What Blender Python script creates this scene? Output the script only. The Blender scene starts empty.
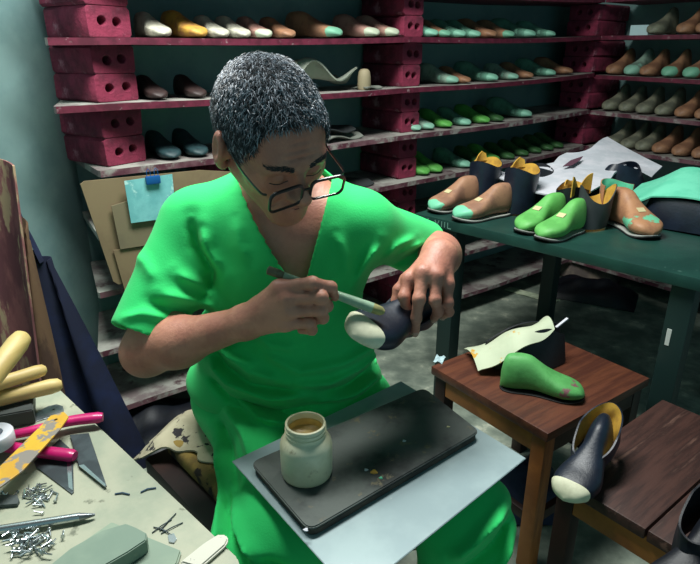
import bpy, bmesh, math, random
import numpy as np
from mathutils import Vector, Matrix, noise as mnoise
from mathutils.geometry import tessellate_polygon
random.seed(7); rng = np.random.default_rng(7)
S = bpy.context.scene
COL = S.collection
R = math.radians
# ------------------------------------------------------------------ camera
CH = 1.30; F = 600.0; TH = math.atan(232/600); CT, ST = math.cos(TH), math.sin(TH)
def ray(u, v):
    a = (u-350)/F; b = (282-v)/F
    return Vector((a, CT+b*ST, -ST+b*CT))
def atZ(u, v, z):
    d = ray(u, v); return Vector((0,0,CH))+d*((z-CH)/d.z)
def atY(u, v, y):
    d = ray(u, v); return Vector((0,0,CH))+d*(y/d.y)
def atD(u, v, t):
    return Vector((0,0,CH))+ray(u, v)*t
cam = bpy.data.cameras.new('camera'); co = bpy.data.objects.new('camera', cam); COL.objects.link(co)
co.location = (0,0,CH); co.rotation_euler = (math.pi/2-TH, 0, 0)
cam.sensor_width = 36; cam.lens = F/700*36; cam.clip_start = 0.02
S.camera = co
# ------------------------------------------------------------------ objects
def setp(o, label=None, cat=None, group=None, kind=None):
    if label: o['label'] = label
    if cat: o['category'] = cat
    if group: o['group'] = group
    if kind: o['kind'] = kind
    return o
def empty(name, loc=(0,0,0), rz=0, label=None, cat=None, group=None, rot=None):
    o = bpy.data.objects.new(name, None); COL.objects.link(o)
    o.location = loc; o.rotation_euler = rot if rot else (0,0,rz); o.empty_display_size = .05
    return setp(o, label, cat, group)
def link(name, me, mats=None, parent=None, loc=None, rot=None, smooth=True, angle=40):
    o = bpy.data.objects.new(name, me); COL.objects.link(o)
    if mats is not None:
        if not isinstance(mats, (list, tuple)): mats = [mats]
        if not me.materials:
            for m in mats: me.materials.append(m)
    if smooth and len(me.polygons):
        me.polygons.foreach_set('use_smooth', [True]*len(me.polygons))
        try: me.set_sharp_from_angle(angle=R(angle))
        except Exception: pass
    if parent: o.parent = parent
    if loc is not None: o.location = loc
    if rot is not None: o.rotation_euler = rot
    return o
def bm_me(name, bm, fix=True):
    if fix: bmesh.ops.recalc_face_normals(bm, faces=bm.faces)
    me = bpy.data.meshes.new(name); bm.to_mesh(me); bm.free(); return me
def copy_tree(o, parent=None):
    c = o.copy(); COL.objects.link(c)
    if parent: c.parent = parent
    for ch in list(o.children): copy_tree(ch, c)
    return c
# ------------------------------------------------------------------ materials
def lin(c):
    return tuple((x/12.92 if x <= .04045 else ((x+.055)/1.055)**2.4) for x in c)
def rgb(r, g, b): return lin((r/255, g/255, b/255))
MATS = {}
def mat(name, c1, c2=None, scale=8, rough=.6, metal=0, bump=0, bscale=60, detail=5, lo=.4, hi=.6, stretch=None, coat=0, spec=.5, sheen=0, c3=None, s3=3, lo3=.55, hi3=.62, sss=0, alpha=1, trans=0, coord='Object', wave=None):
    if name in MATS: return MATS[name]
    m = bpy.data.materials.new(name); m.use_nodes = True; nt = m.node_tree; N = nt.nodes; L = nt.links
    b = N['Principled BSDF']
    b.inputs['Roughness'].default_value = rough; b.inputs['Metallic'].default_value = metal
    b.inputs['Specular IOR Level'].default_value = spec
    b.inputs['Coat Weight'].default_value = coat; b.inputs['Sheen Weight'].default_value = sheen
    b.inputs['Base Color'].default_value = (*c1, 1)
    if sss:
        b.inputs['Subsurface Weight'].default_value = sss; b.inputs['Subsurface Radius'].default_value = (.02,.008,.004); b.inputs['Subsurface Scale'].default_value = .3
    if trans: b.inputs['Transmission Weight'].default_value = trans
    b.inputs['Alpha'].default_value = alpha
    tc = N.new('ShaderNodeTexCoord'); mp = N.new('ShaderNodeMapping'); L.new(tc.outputs[coord], mp.inputs[0])
    if stretch: mp.inputs['Scale'].default_value = stretch
    def nz(s, d=detail):
        n = N.new('ShaderNodeTexNoise'); n.inputs['Scale'].default_value = s; n.inputs['Detail'].default_value = d; n.inputs['Roughness'].default_value = .62
        L.new(mp.outputs[0], n.inputs['Vector']); return n.outputs['Fac']
    def ramp(src, a, z):
        r = N.new('ShaderNodeMapRange'); r.inputs['From Min'].default_value = a; r.inputs['From Max'].default_value = z; r.interpolation_type = 'SMOOTHSTEP'
        L.new(src, r.inputs['Value']); return r.outputs[0]
    def mix(f, a, c):
        x = N.new('ShaderNodeMix'); x.data_type = 'RGBA'; L.new(f, x.inputs[0])
        if isinstance(a, tuple): x.inputs[6].default_value = (*a, 1)
        else: L.new(a, x.inputs[6])
        x.inputs[7].default_value = (*c, 1); return x.outputs[2]
    out = None
    if c2:
        out = mix(ramp(nz(scale), lo, hi), c1, c2)
    if c3:
        out = mix(ramp(nz(s3, 6), lo3, hi3), out if out else c1, c3)
    if out: L.new(out, b.inputs['Base Color'])
    if bump:
        bp = N.new('ShaderNodeBump'); bp.inputs['Strength'].default_value = 1; bp.inputs['Distance'].default_value = bump
        L.new(nz(bscale, 6), bp.inputs['Height']); L.new(bp.outputs[0], b.inputs['Normal'])
    MATS[name] = m; m['rampf'] = 0
    return m
def toe_mat(name, base, base2, tip, x0=.21, patch=.66):
    """base colour with wear patches, toe end (object x > x0) in another paint"""
    m = mat(name, base, base2, scale=18, rough=.55, bump=.0006, bscale=90, c3=tip, s3=9, lo3=patch, hi3=patch+.04)
    nt = m.node_tree; N = nt.nodes; L = nt.links; b = N['Principled BSDF']
    src = b.inputs['Base Color'].links[0].from_socket
    tc = N.new('ShaderNodeTexCoord'); sp = N.new('ShaderNodeSeparateXYZ'); L.new(tc.outputs['Object'], sp.inputs[0])
    n = N.new('ShaderNodeTexNoise'); n.inputs['Scale'].default_value = 30; L.new(tc.outputs['Object'], n.inputs['Vector'])
    ma = N.new('ShaderNodeMath'); ma.operation = 'MULTIPLY_ADD'; L.new(n.outputs['Fac'], ma.inputs[0]); ma.inputs[1].default_value = .04; L.new(sp.outputs['X'], ma.inputs[2])
    r = N.new('ShaderNodeMapRange'); r.inputs['From Min'].default_value = x0+.02; r.inputs['From Max'].default_value = x0+.024; L.new(ma.outputs[0], r.inputs['Value'])
    x = N.new('ShaderNodeMix'); x.data_type = 'RGBA'; L.new(r.outputs[0], x.inputs[0]); L.new(src, x.inputs[6]); x.inputs[7].default_value = (*tip, 1)
    L.new(x.outputs[2], b.inputs['Base Color'])
    return m
# ------------------------------------------------------------------ mesh helpers
def box_me(name, sx, sy, sz, bev=.003, seg=2, origin='bottom', jit=0):
    bm = bmesh.new(); bmesh.ops.create_cube(bm, size=1)
    for v in bm.verts:
        v.co.x *= sx; v.co.y *= sy; v.co.z *= sz
        if origin == 'bottom': v.co.z += sz/2
        if jit: v.co += Vector((random.uniform(-jit,jit) for _ in range(3)))
    if bev: bmesh.ops.bevel(bm, geom=bm.edges[:], offset=bev, segments=seg, affect='EDGES', profile=.6)
    return bm_me(name, bm)
def add_box(bm, c, s, rz=0):
    g = bmesh.ops.create_cube(bm, size=1, matrix=Matrix.Translation(c) @ Matrix.Rotation(rz,4,'Z') @ Matrix.Diagonal((*s,1)))
    return g['verts']
def prism_me(name, pts, z0, z1, bev=.002, seg=2):
    """vertical prism over an xy polygon"""
    bm = bmesh.new()
    lo = [bm.verts.new((p[0], p[1], z0 if not callable(z0) else z0(p))) for p in pts]
    hi = [bm.verts.new((p[0], p[1], z1 if not callable(z1) else z1(p))) for p in pts]
    n = len(pts); bm.faces.new(hi); bm.faces.new(lo[::-1])
    for i in range(n): bm.faces.new((lo[i], lo[(i+1)%n], hi[(i+1)%n], hi[i]))
    bmesh.ops.recalc_face_normals(bm, faces=bm.faces)
    if bev: bmesh.ops.bevel(bm, geom=bm.edges[:], offset=bev, segments=seg, affect='EDGES')
    return bm_me(name, bm)
def cyl_between(bm, a, b, ra, rb=None, n=16, caps=True):
    rb = ra if rb is None else rb
    a = Vector(a); b = Vector(b); d = (b-a).normalized(); q = d.to_track_quat('Z','Y')
    ra_ = [bm.verts.new(a + q @ Vector((math.cos(t)*ra, math.sin(t)*ra, 0))) for t in [2*math.pi*i/n for i in range(n)]]
    rb_ = [bm.verts.new(b + q @ Vector((math.cos(t)*rb, math.sin(t)*rb, 0))) for t in [2*math.pi*i/n for i in range(n)]]
    for i in range(n): bm.faces.new((ra_[i], ra_[(i+1)%n], rb_[(i+1)%n], rb_[i]))
    if caps: bm.faces.new(ra_[::-1]); bm.faces.new(rb_)
def tube_me(name, pts, rad, n=12, flat=(1,1), up=None):
    """tube along pts, radius a number or a list; flat=(a,b) section stretch"""
    pts = [Vector(p) for p in pts]; m = len(pts)
    rs = rad if isinstance(rad, (list, tuple)) else [rad]*m
    bm = bmesh.new(); rings = []; upv = Vector(up) if up else Vector((0,0,1))
    for i, p in enumerate(pts):
        d = (pts[min(i+1,m-1)]-pts[max(i-1,0)]).normalized()
        s = d.cross(upv)
        if s.length < 1e-3: s = d.cross(Vector((0,1,0)))
        s.normalize(); w = s.cross(d).normalized()
        rings.append([bm.verts.new(p + s*math.cos(t)*rs[i]*flat[0] + w*math.sin(t)*rs[i]*flat[1]) for t in [2*math.pi*k/n for k in range(n)]])
    for a, b in zip(rings, rings[1:]):
        for k in range(n): bm.faces.new((a[k], a[(k+1)%n], b[(k+1)%n], b[k]))
    bm.faces.new(rings[0][::-1]); bm.faces.new(rings[-1])
    return bm_me(name, bm)
def catmull(pts, n=8):
    pts = [Vector(p) for p in pts]; P = [pts[0]*2-pts[1]]+pts+[pts[-1]*2-pts[-2]]; out = []
    for i in range(1, len(P)-2):
        for k in range(n):
            t = k/n; a,b,c,d = P[i-1],P[i],P[i+1],P[i+2]
            out.append(.5*((2*b)+(c-a)*t+(2*a-5*b+4*c-d)*t*t+(3*b-a-3*c+d)*t**3))
    out.append(pts[-1]); return out
def lathe_me(name, prof, n=40):
    bm = bmesh.new(); rings = []
    for r, z in prof:
        rings.append([bm.verts.new((r*math.cos(2*math.pi*k/n), r*math.sin(2*math.pi*k/n), z)) for k in range(n)])
    for a, b in zip(rings, rings[1:]):
        for k in range(n): bm.faces.new((a[k], a[(k+1)%n], b[(k+1)%n], b[k]))
    if prof[0][0] > 1e-4: bm.faces.new(rings[0][::-1])
    bm.faces.new(rings[-1])
    bmesh.ops.remove_doubles(bm, verts=bm.verts, dist=1e-5)
    return bm_me(name, bm)
def profile_me(name, outline, holes, depth, bev=.002):
    """flat outline with round or polygon holes, extruded +-depth/2 along z"""
    cu = bpy.data.curves.new(name, 'CURVE'); cu.dimensions = '2D'; cu.fill_mode = 'BOTH'; cu.extrude = depth/2-bev; cu.bevel_depth = bev; cu.bevel_resolution = 1; cu.offset = -bev
    for poly in [outline]+holes:
        sp = cu.splines.new('POLY'); sp.points.add(len(poly)-1)
        for p, q in zip(sp.points, poly): p.co = (q[0], q[1], 0, 1)
        sp.use_cyclic_u = True
    o = bpy.data.objects.new(name, cu); COL.objects.link(o)
    dg = bpy.context.evaluated_depsgraph_get(); me = bpy.data.meshes.new_from_object(o.evaluated_get(dg)); me.name = name
    bpy.data.objects.remove(o); bpy.data.curves.remove(cu)
    return me
def circ(cx, cy, r, n=14, ry=None): return [(cx+r*math.cos(2*math.pi*k/n), cy+(ry or r)*math.sin(2*math.pi*k/n)) for k in range(n)]
def sheet_me(name, fn, nu, nv, th, two=False):
    """thick sheet from grid fn(a,b) with a,b in 0..1; front material 0, back material 1"""
    P = [[Vector(fn(i/nu, j/nv)) for j in range(nv+1)] for i in range(nu+1)]
    bm = bmesh.new(); A = []; B = []
    for i in range(nu+1):
        ra = []; rb = []
        for j in range(nv+1):
            du = P[min(i+1,nu)][j]-P[max(i-1,0)][j]; dv = P[i][min(j+1,nv)]-P[i][max(j-1,0)]
            n = du.cross(dv); n = n.normalized() if n.length > 1e-9 else Vector((0,0,1))
            ra.append(bm.verts.new(P[i][j]+n*th/2)); rb.append(bm.verts.new(P[i][j]-n*th/2))
        A.append(ra); B.append(rb)
    for i in range(nu):
        for j in range(nv):
            bm.faces.new((A[i][j],A[i+1][j],A[i+1][j+1],A[i][j+1])).material_index = 0
            f = bm.faces.new((B[i][j],B[i][j+1],B[i+1][j+1],B[i+1][j])); f.material_index = 1 if two else 0
    for i in range(nu):
        bm.faces.new((A[i+1][0],A[i][0],B[i][0],B[i+1][0])); bm.faces.new((A[i][nv],A[i+1][nv],B[i+1][nv],B[i][nv]))
    for j in range(nv):
        bm.faces.new((A[0][j],A[0][j+1],B[0][j+1],B[0][j])); bm.faces.new((A[nu][j+1],A[nu][j],B[nu][j],B[nu][j+1]))
    return bm_me(name, bm, fix=False)
def outline_me(name, pts, th, bend=None, sub=2):
    """thick sheet cut to a 3-D outline (list of Vectors)"""
    pts = [Vector(p) for p in pts]; tr = tessellate_polygon([pts])
    bm = bmesh.new(); vs = [bm.verts.new(p) for p in pts]
    for t in tr:
        try: bm.faces.new([vs[i] for i in t])
        except ValueError: pass
    bmesh.ops.recalc_face_normals(bm, faces=bm.faces)
    for _ in range(sub): bmesh.ops.subdivide_edges(bm, edges=bm.edges[:], cuts=1, use_grid_fill=True)
    if bend:
        for v in bm.verts: v.co = v.co + Vector(bend(v.co))
    bm.normal_update()
    bmesh.ops.solidify(bm, geom=bm.faces[:], thickness=th)
    return bm_me(name, bm)
# ------------------------------------------------------------------ implicit surfaces
class Node:
    def far(s, bc, br):
        if bc is None: return None
        d = float(np.linalg.norm(bc-s.c))-s.r-br
        return d if d > .17 else None
class Cone(Node):
    def __init__(s, a, b, ra, rb=None):
        s.a = np.array(a, float); s.b = np.array(b, float); s.ra = ra; s.rb = ra if rb is None else rb
        s.ba = s.b-s.a; s.L = max(float(s.ba@s.ba), 1e-12); s.c = (s.a+s.b)/2; s.r = math.sqrt(s.L)/2+max(s.ra, s.rb)
    def __call__(s, P, bc=None, br=0):
        f = s.far(bc, br)
        if f is not None: return f
        q = P-s.a; t = np.clip(q@s.ba/s.L, 0, 1)
        return np.linalg.norm(q-t[:,None]*s.ba, axis=1)-(s.ra+t*(s.rb-s.ra))
class Ell(Node):
    def __init__(s, c, r, M=None):
        s.c = np.array(c, float); s.rad = np.array(r, float); s.r = float(max(r)); s.M = None if M is None else np.array(M, float)
    def __call__(s, P, bc=None, br=0):
        f = s.far(bc, br)
        if f is not None: return f
        q = P-s.c
        if s.M is not None: q = q@s.M
        k0 = np.linalg.norm(q/s.rad, axis=1); k1 = np.linalg.norm(q/(s.rad**2), axis=1)+1e-9
        return np.where(k0 < 1e-6, -min(s.rad), k0*(k0-1)/k1)
def smin(a, b, k):
    if k <= 0: return np.minimum(a, b)
    h = np.maximum(k-np.abs(a-b), 0)/k
    return np.minimum(a, b)-h*h*k*.25
def smax(a, b, k): return -smin(-a, -b, k)
class U(Node):
    def __init__(s, ch, k=0):
        s.ch = ch; s.k = k; lo = np.min([n.c-n.r for n in ch], 0); hi = np.max([n.c+n.r for n in ch], 0)
        s.c = (lo+hi)/2; s.r = float(max(np.linalg.norm(n.c-s.c)+n.r for n in ch))
    def __call__(s, P, bc=None, br=0):
        f = s.far(bc, br)
        if f is not None: return f
        d = s.ch[0](P, bc, br)
        for n in s.ch[1:]: d = smin(d, n(P, bc, br), s.k)
        return d
class Fn(Node):
    """wraps f(P, d) applied to the distance of a node"""
    def __init__(s, n, f): s.n = n; s.f = f; s.c = n.c; s.r = n.r+.03
    def __call__(s, P, bc=None, br=0):
        f = s.far(bc, br)
        if f is not None: return f
        d = s.n(P, bc, br)
        return s.f(P, d+np.zeros(len(P)))
class XF(Node):
    def __init__(s, n, M):
        s.n = n; s.Rm = np.array([[M[i][j] for j in range(3)] for i in range(3)]); s.t = np.array([M[i][3] for i in range(3)])
        s.c = s.Rm@n.c+s.t; s.r = n.r
    def __call__(s, P, bc=None, br=0):
        f = s.far(bc, br)
        if f is not None: return f
        return s.n((P-s.t)@s.Rm, None if bc is None else (bc-s.t)@s.Rm, br)
def nets(name, f, lo, hi, h, B=16, smooth=1, fa=None):
    """surface nets over the blocks the surface crosses, one welded mesh"""
    lo = np.array(lo, float); hi = np.array(hi, float); nb = np.ceil((hi-lo)/(h*B)).astype(int)
    gi = np.stack(np.meshgrid(*[np.arange(n) for n in nb], indexing='ij'), -1).reshape(-1, 3)
    cen = lo+(gi+.5)*h*B; hd = h*B*math.sqrt(3)/2
    d = (fa or f)(cen); act = gi[np.abs(d) < hd*1.7+.04]
    K = 1 << 20; off = np.array([1, 2048, 2048*2048])
    i3 = np.stack(np.meshgrid(*[np.arange(B+1)]*3, indexing='ij'), -1)
    keys = []; cos = []; quads = []
    for g in act:
        base = g*B; idx = i3+base; P = (lo+idx*h).reshape(-1, 3)
        bc = lo+(base+B/2)*h
        D = f(P, bc, hd)
        if np.isscalar(D): continue
        D = D.reshape(B+1, B+1, B+1)
        if D.min() > 0 or D.max() < 0: continue
        s = D < 0
        acc = np.zeros((B,B,B,3)); cnt = np.zeros((B,B,B))
        for ax in range(3):
            for o1 in (0,1):
                for o2 in (0,1):
                    sl0 = [None]*3; sl1 = [None]*3; oth = [a for a in range(3) if a != ax]
                    sl0[ax] = slice(0,B); sl1[ax] = slice(1,B+1)
                    sl0[oth[0]] = sl1[oth[0]] = slice(o1, o1+B); sl0[oth[1]] = sl1[oth[1]] = slice(o2, o2+B)
                    a = D[tuple(sl0)]; b = D[tuple(sl1)]; cr = (a < 0) != (b < 0)
                    t = np.where(cr, a/np.where(np.abs(a-b) < 1e-12, 1, a-b), 0)
                    p = np.zeros((B,B,B,3)); p[...,ax] = t; p[...,oth[0]] = o1; p[...,oth[1]] = o2
                    acc += p*cr[...,None]; cnt += cr
        m = cnt > 0; ci = np.argwhere(m)
        keys.append((ci+base+4)@off); cos.append(lo+(ci+base+acc[m]/cnt[m][:,None])*h)
        for ax in range(3):
            u, w = (ax+1)%3, (ax+2)%3
            sl0 = [slice(0,B)]*3; sl1 = [slice(0,B)]*3; sl1[ax] = slice(1,B+1)
            a = s[tuple(sl0)]; b = s[tuple(sl1)]; e = np.argwhere(a != b)
            if not len(e): continue
            fl = a[tuple(e.T)]; c0 = e+base+4
            du = np.zeros(3,int); du[u] = 1; dw = np.zeros(3,int); dw[w] = 1
            q = np.stack([c0@off, (c0-du)@off, (c0-du-dw)@off, (c0-dw)@off], 1)
            q[~fl] = q[~fl][:, ::-1]; quads.append(q)
    keys = np.concatenate(keys); cos = np.concatenate(cos); quads = np.concatenate(quads)
    order = np.argsort(keys); keys = keys[order]; cos = cos[order]
    qi = np.searchsorted(keys, quads); qi = np.clip(qi, 0, len(keys)-1)
    ok = (keys[qi] == quads).all(1); qi = qi[ok]
    lab = np.arange(len(cos)); ea_ = np.concatenate([qi[:,0], qi[:,1], qi[:,2]]); eb_ = np.concatenate([qi[:,1], qi[:,2], qi[:,3]])
    for _ in range(200):       # keep the largest connected surface only
        m_ = np.minimum(lab[ea_], lab[eb_]); new = lab.copy(); np.minimum.at(new, ea_, m_); np.minimum.at(new, eb_, m_); new = new[new]; new = new[new]
        if (new == lab).all(): break
        lab = new
    big = np.argmax(np.bincount(lab)); keep = lab == big; remap = np.cumsum(keep)-1; qi = remap[qi[keep[qi[:,0]]]]; cos = cos[keep]
    for _ in range(smooth):
        s = np.zeros_like(cos); c = np.zeros(len(cos))
        for k in range(4):
            a = qi[:,k]; b = qi[:,(k+1)%4]
            np.add.at(s, a, cos[b]); np.add.at(c, a, 1)
        cos = cos*.5+.5*s/np.maximum(c, 1)[:,None]
    me = bpy.data.meshes.new(name)
    me.vertices.add(len(cos)); me.vertices.foreach_set('co', cos.astype(np.float32).ravel())
    me.loops.add(len(qi)*4); me.loops.foreach_set('vertex_index', qi.astype(np.int32).ravel())
    me.polygons.add(len(qi)); me.polygons.foreach_set('loop_start', np.arange(0, len(qi)*4, 4, dtype=np.int32))
    me.polygons.foreach_set('loop_total', np.full(len(qi), 4, dtype=np.int32))
    me.update(calc_edges=True); me.validate()
    return me
def vnoise(P, sc, seed=0):
    """cheap smooth pseudo noise, about -1..1"""
    p = P*sc+seed*1.7
    return (np.sin(p[:,0]*1.3+1.1*np.sin(p[:,1]*.9+p[:,2]))+np.sin(p[:,1]*1.1+1.3*np.sin(p[:,2]*1.2-p[:,0]))+np.sin(p[:,2]*1.25+1.2*np.sin(p[:,0]*.8+p[:,1]*1.1)))/3
# ================================================================== palette
M_wall = mat('painted_wall', rgb(120,150,148), rgb(104,136,136), scale=3, rough=.8, bump=.001, bscale=25)
M_floor = mat('worn_concrete', rgb(104,116,106), rgb(160,170,154), scale=7, rough=.6, bump=.002, bscale=20, lo=.35, hi=.7, c3=rgb(196,200,180), s3=7, lo3=.58, hi3=.66)
M_ceil = mat('ceiling_paint', rgb(90,100,100), rough=.9)
M_brick = mat('maroon_brick', rgb(136,42,70), rgb(98,30,52), scale=9, rough=.85, bump=.006, bscale=35, c3=rgb(176,118,134), s3=16, lo3=.56, hi3=.74)
M_board = mat('shelf_dusty_top', rgb(160,160,152), rgb(116,104,104), scale=7, rough=.75, bump=.0006, c3=rgb(70,40,48), s3=12, lo3=.56, hi3=.7)
M_edge = mat('shelf_maroon_edge', rgb(108,36,58), rgb(84,26,44), scale=30, rough=.5, c3=rgb(150,120,124), s3=40, lo3=.62, hi3=.7)
M_edge2 = mat('shelf_worn_edge', rgb(120,84,92), rgb(88,44,58), scale=12, rough=.6, c3=rgb(160,156,150), s3=14, lo3=.48, hi3=.62)
M_green = mat('table_green_paint', rgb(26,60,54), rgb(32,70,62), scale=6, rough=.38, bump=.0006, bscale=40, c3=rgb(70,104,94), s3=26, lo3=.68, hi3=.74)
M_greenleg = mat('leg_green_paint', rgb(20,44,42), rough=.5)
M_navy = mat('navy_leather', rgb(24,34,50), rgb(18,26,40), scale=20, rough=.42, bump=.0005, bscale=150)
M_black = mat('black_leather', rgb(17,22,32), rgb(12,16,24), scale=20, rough=.5, bump=.0005, bscale=150)
M_yel = mat('yellow_lining', rgb(216,170,66), rgb(190,146,62), scale=25, rough=.75)
M_white = mat('white_foam', rgb(214,214,222), rgb(196,200,208), scale=12, rough=.8)
M_cream = mat('cream_leather', rgb(196,206,178), rgb(176,190,160), scale=25, rough=.7)
M_mint = mat('mint_paint', rgb(110,214,172), rgb(84,190,150), scale=20, rough=.6)
M_soleb = mat('dark_sole', rgb(22,22,24), rough=.6)
M_welt = mat('pale_insole', rgb(168,170,164), rough=.7)
M_tag = mat('cream_sticker', rgb(206,196,150), rough=.7)
def rl(r,g,b): return rgb(r,g,b)
LAST = {
 'mint': toe_mat('last_mint', rgb(104,160,136), rgb(84,128,110), rgb(136,196,170)),
 'pale mint': toe_mat('last_pale_mint', rgb(150,178,160), rgb(116,140,126), rgb(140,190,168)),
 'tan': toe_mat('last_tan', rgb(164,120,90), rgb(136,98,76), rgb(168,130,100), x0=.5, patch=.8),
 'tan with mint toe': toe_mat('last_tan_mint', rgb(164,122,92), rgb(132,98,76), rgb(118,180,150), patch=.72),
 'white': toe_mat('last_white', rgb(198,196,178), rgb(160,158,142), rgb(210,206,190), x0=.5),
 'yellow': toe_mat('last_yellow', rgb(206,160,66), rgb(170,120,70), rgb(214,176,80), x0=.5),
 'pinkish': toe_mat('last_pinkish', rgb(178,140,126), rgb(150,112,102), rgb(190,200,176), patch=.75),
 'green': toe_mat('last_green', rgb(100,180,84), rgb(82,158,72), rgb(140,170,110), x0=.5, patch=.74),
 'dark green': toe_mat('last_dark_green', rgb(60,104,58), rgb(44,84,48), rgb(90,130,80), x0=.5, patch=.76),
 'grey': toe_mat('last_grey', rgb(132,132,112), rgb(104,106,92), rgb(150,150,130), x0=.5, patch=.74),
 'dark teal': toe_mat('last_dark_teal', rgb(38,66,70), rgb(26,48,54), rgb(50,84,86), x0=.5),
 'dark brown': toe_mat('last_dark_brown', rgb(58,42,40), rgb(44,32,32), rgb(70,50,46), x0=.5),
}
# ================================================================== room axes
A0 = Vector((-.6475, 1.925)); AD = Vector((.796,.606)).normalized(); AN = Vector((-AD.y, AD.x))    # wing along the back wall
BD = -AN                                                                                             # second wing comes back towards the room
LC = 2.476; C0 = A0+AD*LC; DEP = .34
def zi(tab, s):
    z = tab
    if s <= 1.15: return z[0]+(z[1]-z[0])*(s/1.15)
    return z[1]+(z[2]-z[1])*((s-1.15)/(LC-1.15))
LEV = {0:(1.53,1.535,1.55), 1:(1.335,1.35,1.37), 2:(1.15,1.155,1.185), 3:(.956,.965,.993), 4:(.757,.762,.80), 5:(.565,.565,.59), 6:(.36,.36,.37), 7:(.13,.13,.13)}
LEVB = {0:(1.55,1.55), 1:(1.37,1.365), 2:(1.175,1.16), 3:(.99,.97), 4:(.80,.79), 5:(.59,.59), 6:(.37,.37), 7:(.13,.13)}
BT = .02
def onA(s, off=0, z=0): p = A0+AD*s+AN*off; return Vector((p.x, p.y, z))
def onB(s, off=0, z=0): p = C0+BD*s+AD*off; return Vector((p.x, p.y, z))
# ---- walls, floor, ceiling
def slab(name, pts, z0, z1, m):
    o = link(name, prism_me(name, pts, z0, z1, bev=0), m, smooth=False); o['kind'] = 'structure'; return o
WL = Vector((-1.0, 1.97)); WLd = Vector((-.22,-.975)).normalized()
# corner of left wall and back wall
k = ((A0+AN*(DEP+.01))-WL); 
den = WLd.x*AD.y-WLd.y*AD.x; tL = (k.x*AD.y-k.y*AD.x)/den; CL = WL+WLd*tL
CR = C0+AN*(DEP+.01)+AD*(DEP+.01)
WBn = CR+BD*3.2; WLf = WL+WLd*2.9
T = .12; HZ = 2.75
slab('wall_back', [CL-AD*.2, CR+AD*T, CR+AD*T+AN*T, CL-AD*.2+AN*T], 0, HZ, M_wall)
slab('wall_right', [CR, WBn, WBn+AD*T, CR+AD*T], 0, HZ, M_wall)
WLn = Vector((WLd.y, -WLd.x))
if WLn.x > 0: WLn = -WLn
slab('wall_left', [CL, WLf, WLf+WLn*T, CL+WLn*T], 0, HZ, M_wall)
slab('floor', [CL-AD*.4+AN*.2, CR+AD*.2+AN*.2, WBn+AD*.2, Vector((1.6,-1.2)), Vector((-2.2,-1.2)), WLf+WLn*.2], -.1, 0, M_floor)
slab('ceiling', [CL-AD*.4+AN*.2, CR+AD*.2+AN*.2, WBn+AD*.2, Vector((1.6,-1.2)), Vector((-2.2,-1.2)), WLf+WLn*.2], HZ, HZ+.1, M_ceil)
# ---- shelf boards
NAMES = {0:'highest', 1:'first', 2:'second', 3:'third', 4:'fourth', 5:'fifth', 6:'sixth', 7:'lowest'}
def s_at_left(off):   # where the line at depth off meets the left wall
    p = A0+AN*off; k = p-WL; den = WLd.x*AD.y-WLd.y*AD.x
    # p + AD*s = WL + WLd*t
    return (-(k.x)*WLd.y+(k.y)*WLd.x)/(AD.x*WLd.y-AD.y*WLd.x)
SLROT = Matrix.Rotation(.33, 2) @ AN
def uS(u, l):
    a, b = -.6, 2.6
    for _ in range(40):
        m = (a+b)/2; p = A0+AD*m; t = p.y*CT-(zi(LEV[l], m)-CH)*ST
        if 350+F*p.x/t < u: a = m
        else: b = m
    return a
def s_end(l, off):
    s0 = uS({0:44,1:47,2:56}.get(l, 100), l); tn = SLROT.dot(AD)/SLROT.dot(AN)
    return max(s0+tn*off, s_at_left(off)+.004)
def boardA(l):
    n = 24; bm = bmesh.new(); rows = []
    for i in range(n+1):
        row = []
        for off in (0, .012, DEP):
            s0 = s_end(l, off); s = s0+(LC+DEP-s0)*i/n
            if off < .02: s = s0+(LC-.0-s0)*i/n
            z = zi(LEV[l], max(s, -.3))-.006*math.sin(max(0, min(1, s/1.15))*math.pi)-.010*math.sin(max(0, min(1, (s-1.15)/(LC-1.15)))*math.pi)
            wob = .003*math.sin(s*9+l*2) if off == 0 else 0
            for dz in (0, -BT): row.append(bm.verts.new(onA(s, off+wob, z+dz)))
        rows.append(row)
    for a, b in zip(rows, rows[1:]):
        for q, mi in (((0,2),0), ((2,4),0)):
            bm.faces.new((a[q[0]], b[q[0]], b[q[1]], a[q[1]])).material_index = mi
            bm.faces.new((a[q[0]+1], a[q[1]+1], b[q[1]+1], b[q[0]+1])).material_index = 1
        bm.faces.new((a[1], b[1], b[0], a[0])).material_index = 1
        bm.faces.new((a[4], b[4], b[5], a[5])).material_index = 1
    for r in (rows[0], rows[-1]):
        bm.faces.new((r[0],r[1],r[3],r[2])); bm.faces.new((r[2],r[3],r[5],r[4]))
    o = link('shelf_board', bm_me('shelf_board', bm), [M_board, M_edge if l < 3 else M_edge2], smooth=False)
    setp(o, f'long maroon-edged shelf board on the back wall, {NAMES[l]} from the top' if l else 'long maroon-edged shelf board on the back wall above all the others', 'shelf', 'shelf boards on the back wall')
def zAb(l, s):
    return zi(LEV[l], s)-.006*math.sin(max(0, min(1, s/1.15))*math.pi)-.010*math.sin(max(0, min(1, (s-1.15)/(LC-1.15)))*math.pi)
def zBb(l, s): return LEVB[l][0]+(LEVB[l][1]-LEVB[l][0])*s/1.2
LB = 1.5
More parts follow.
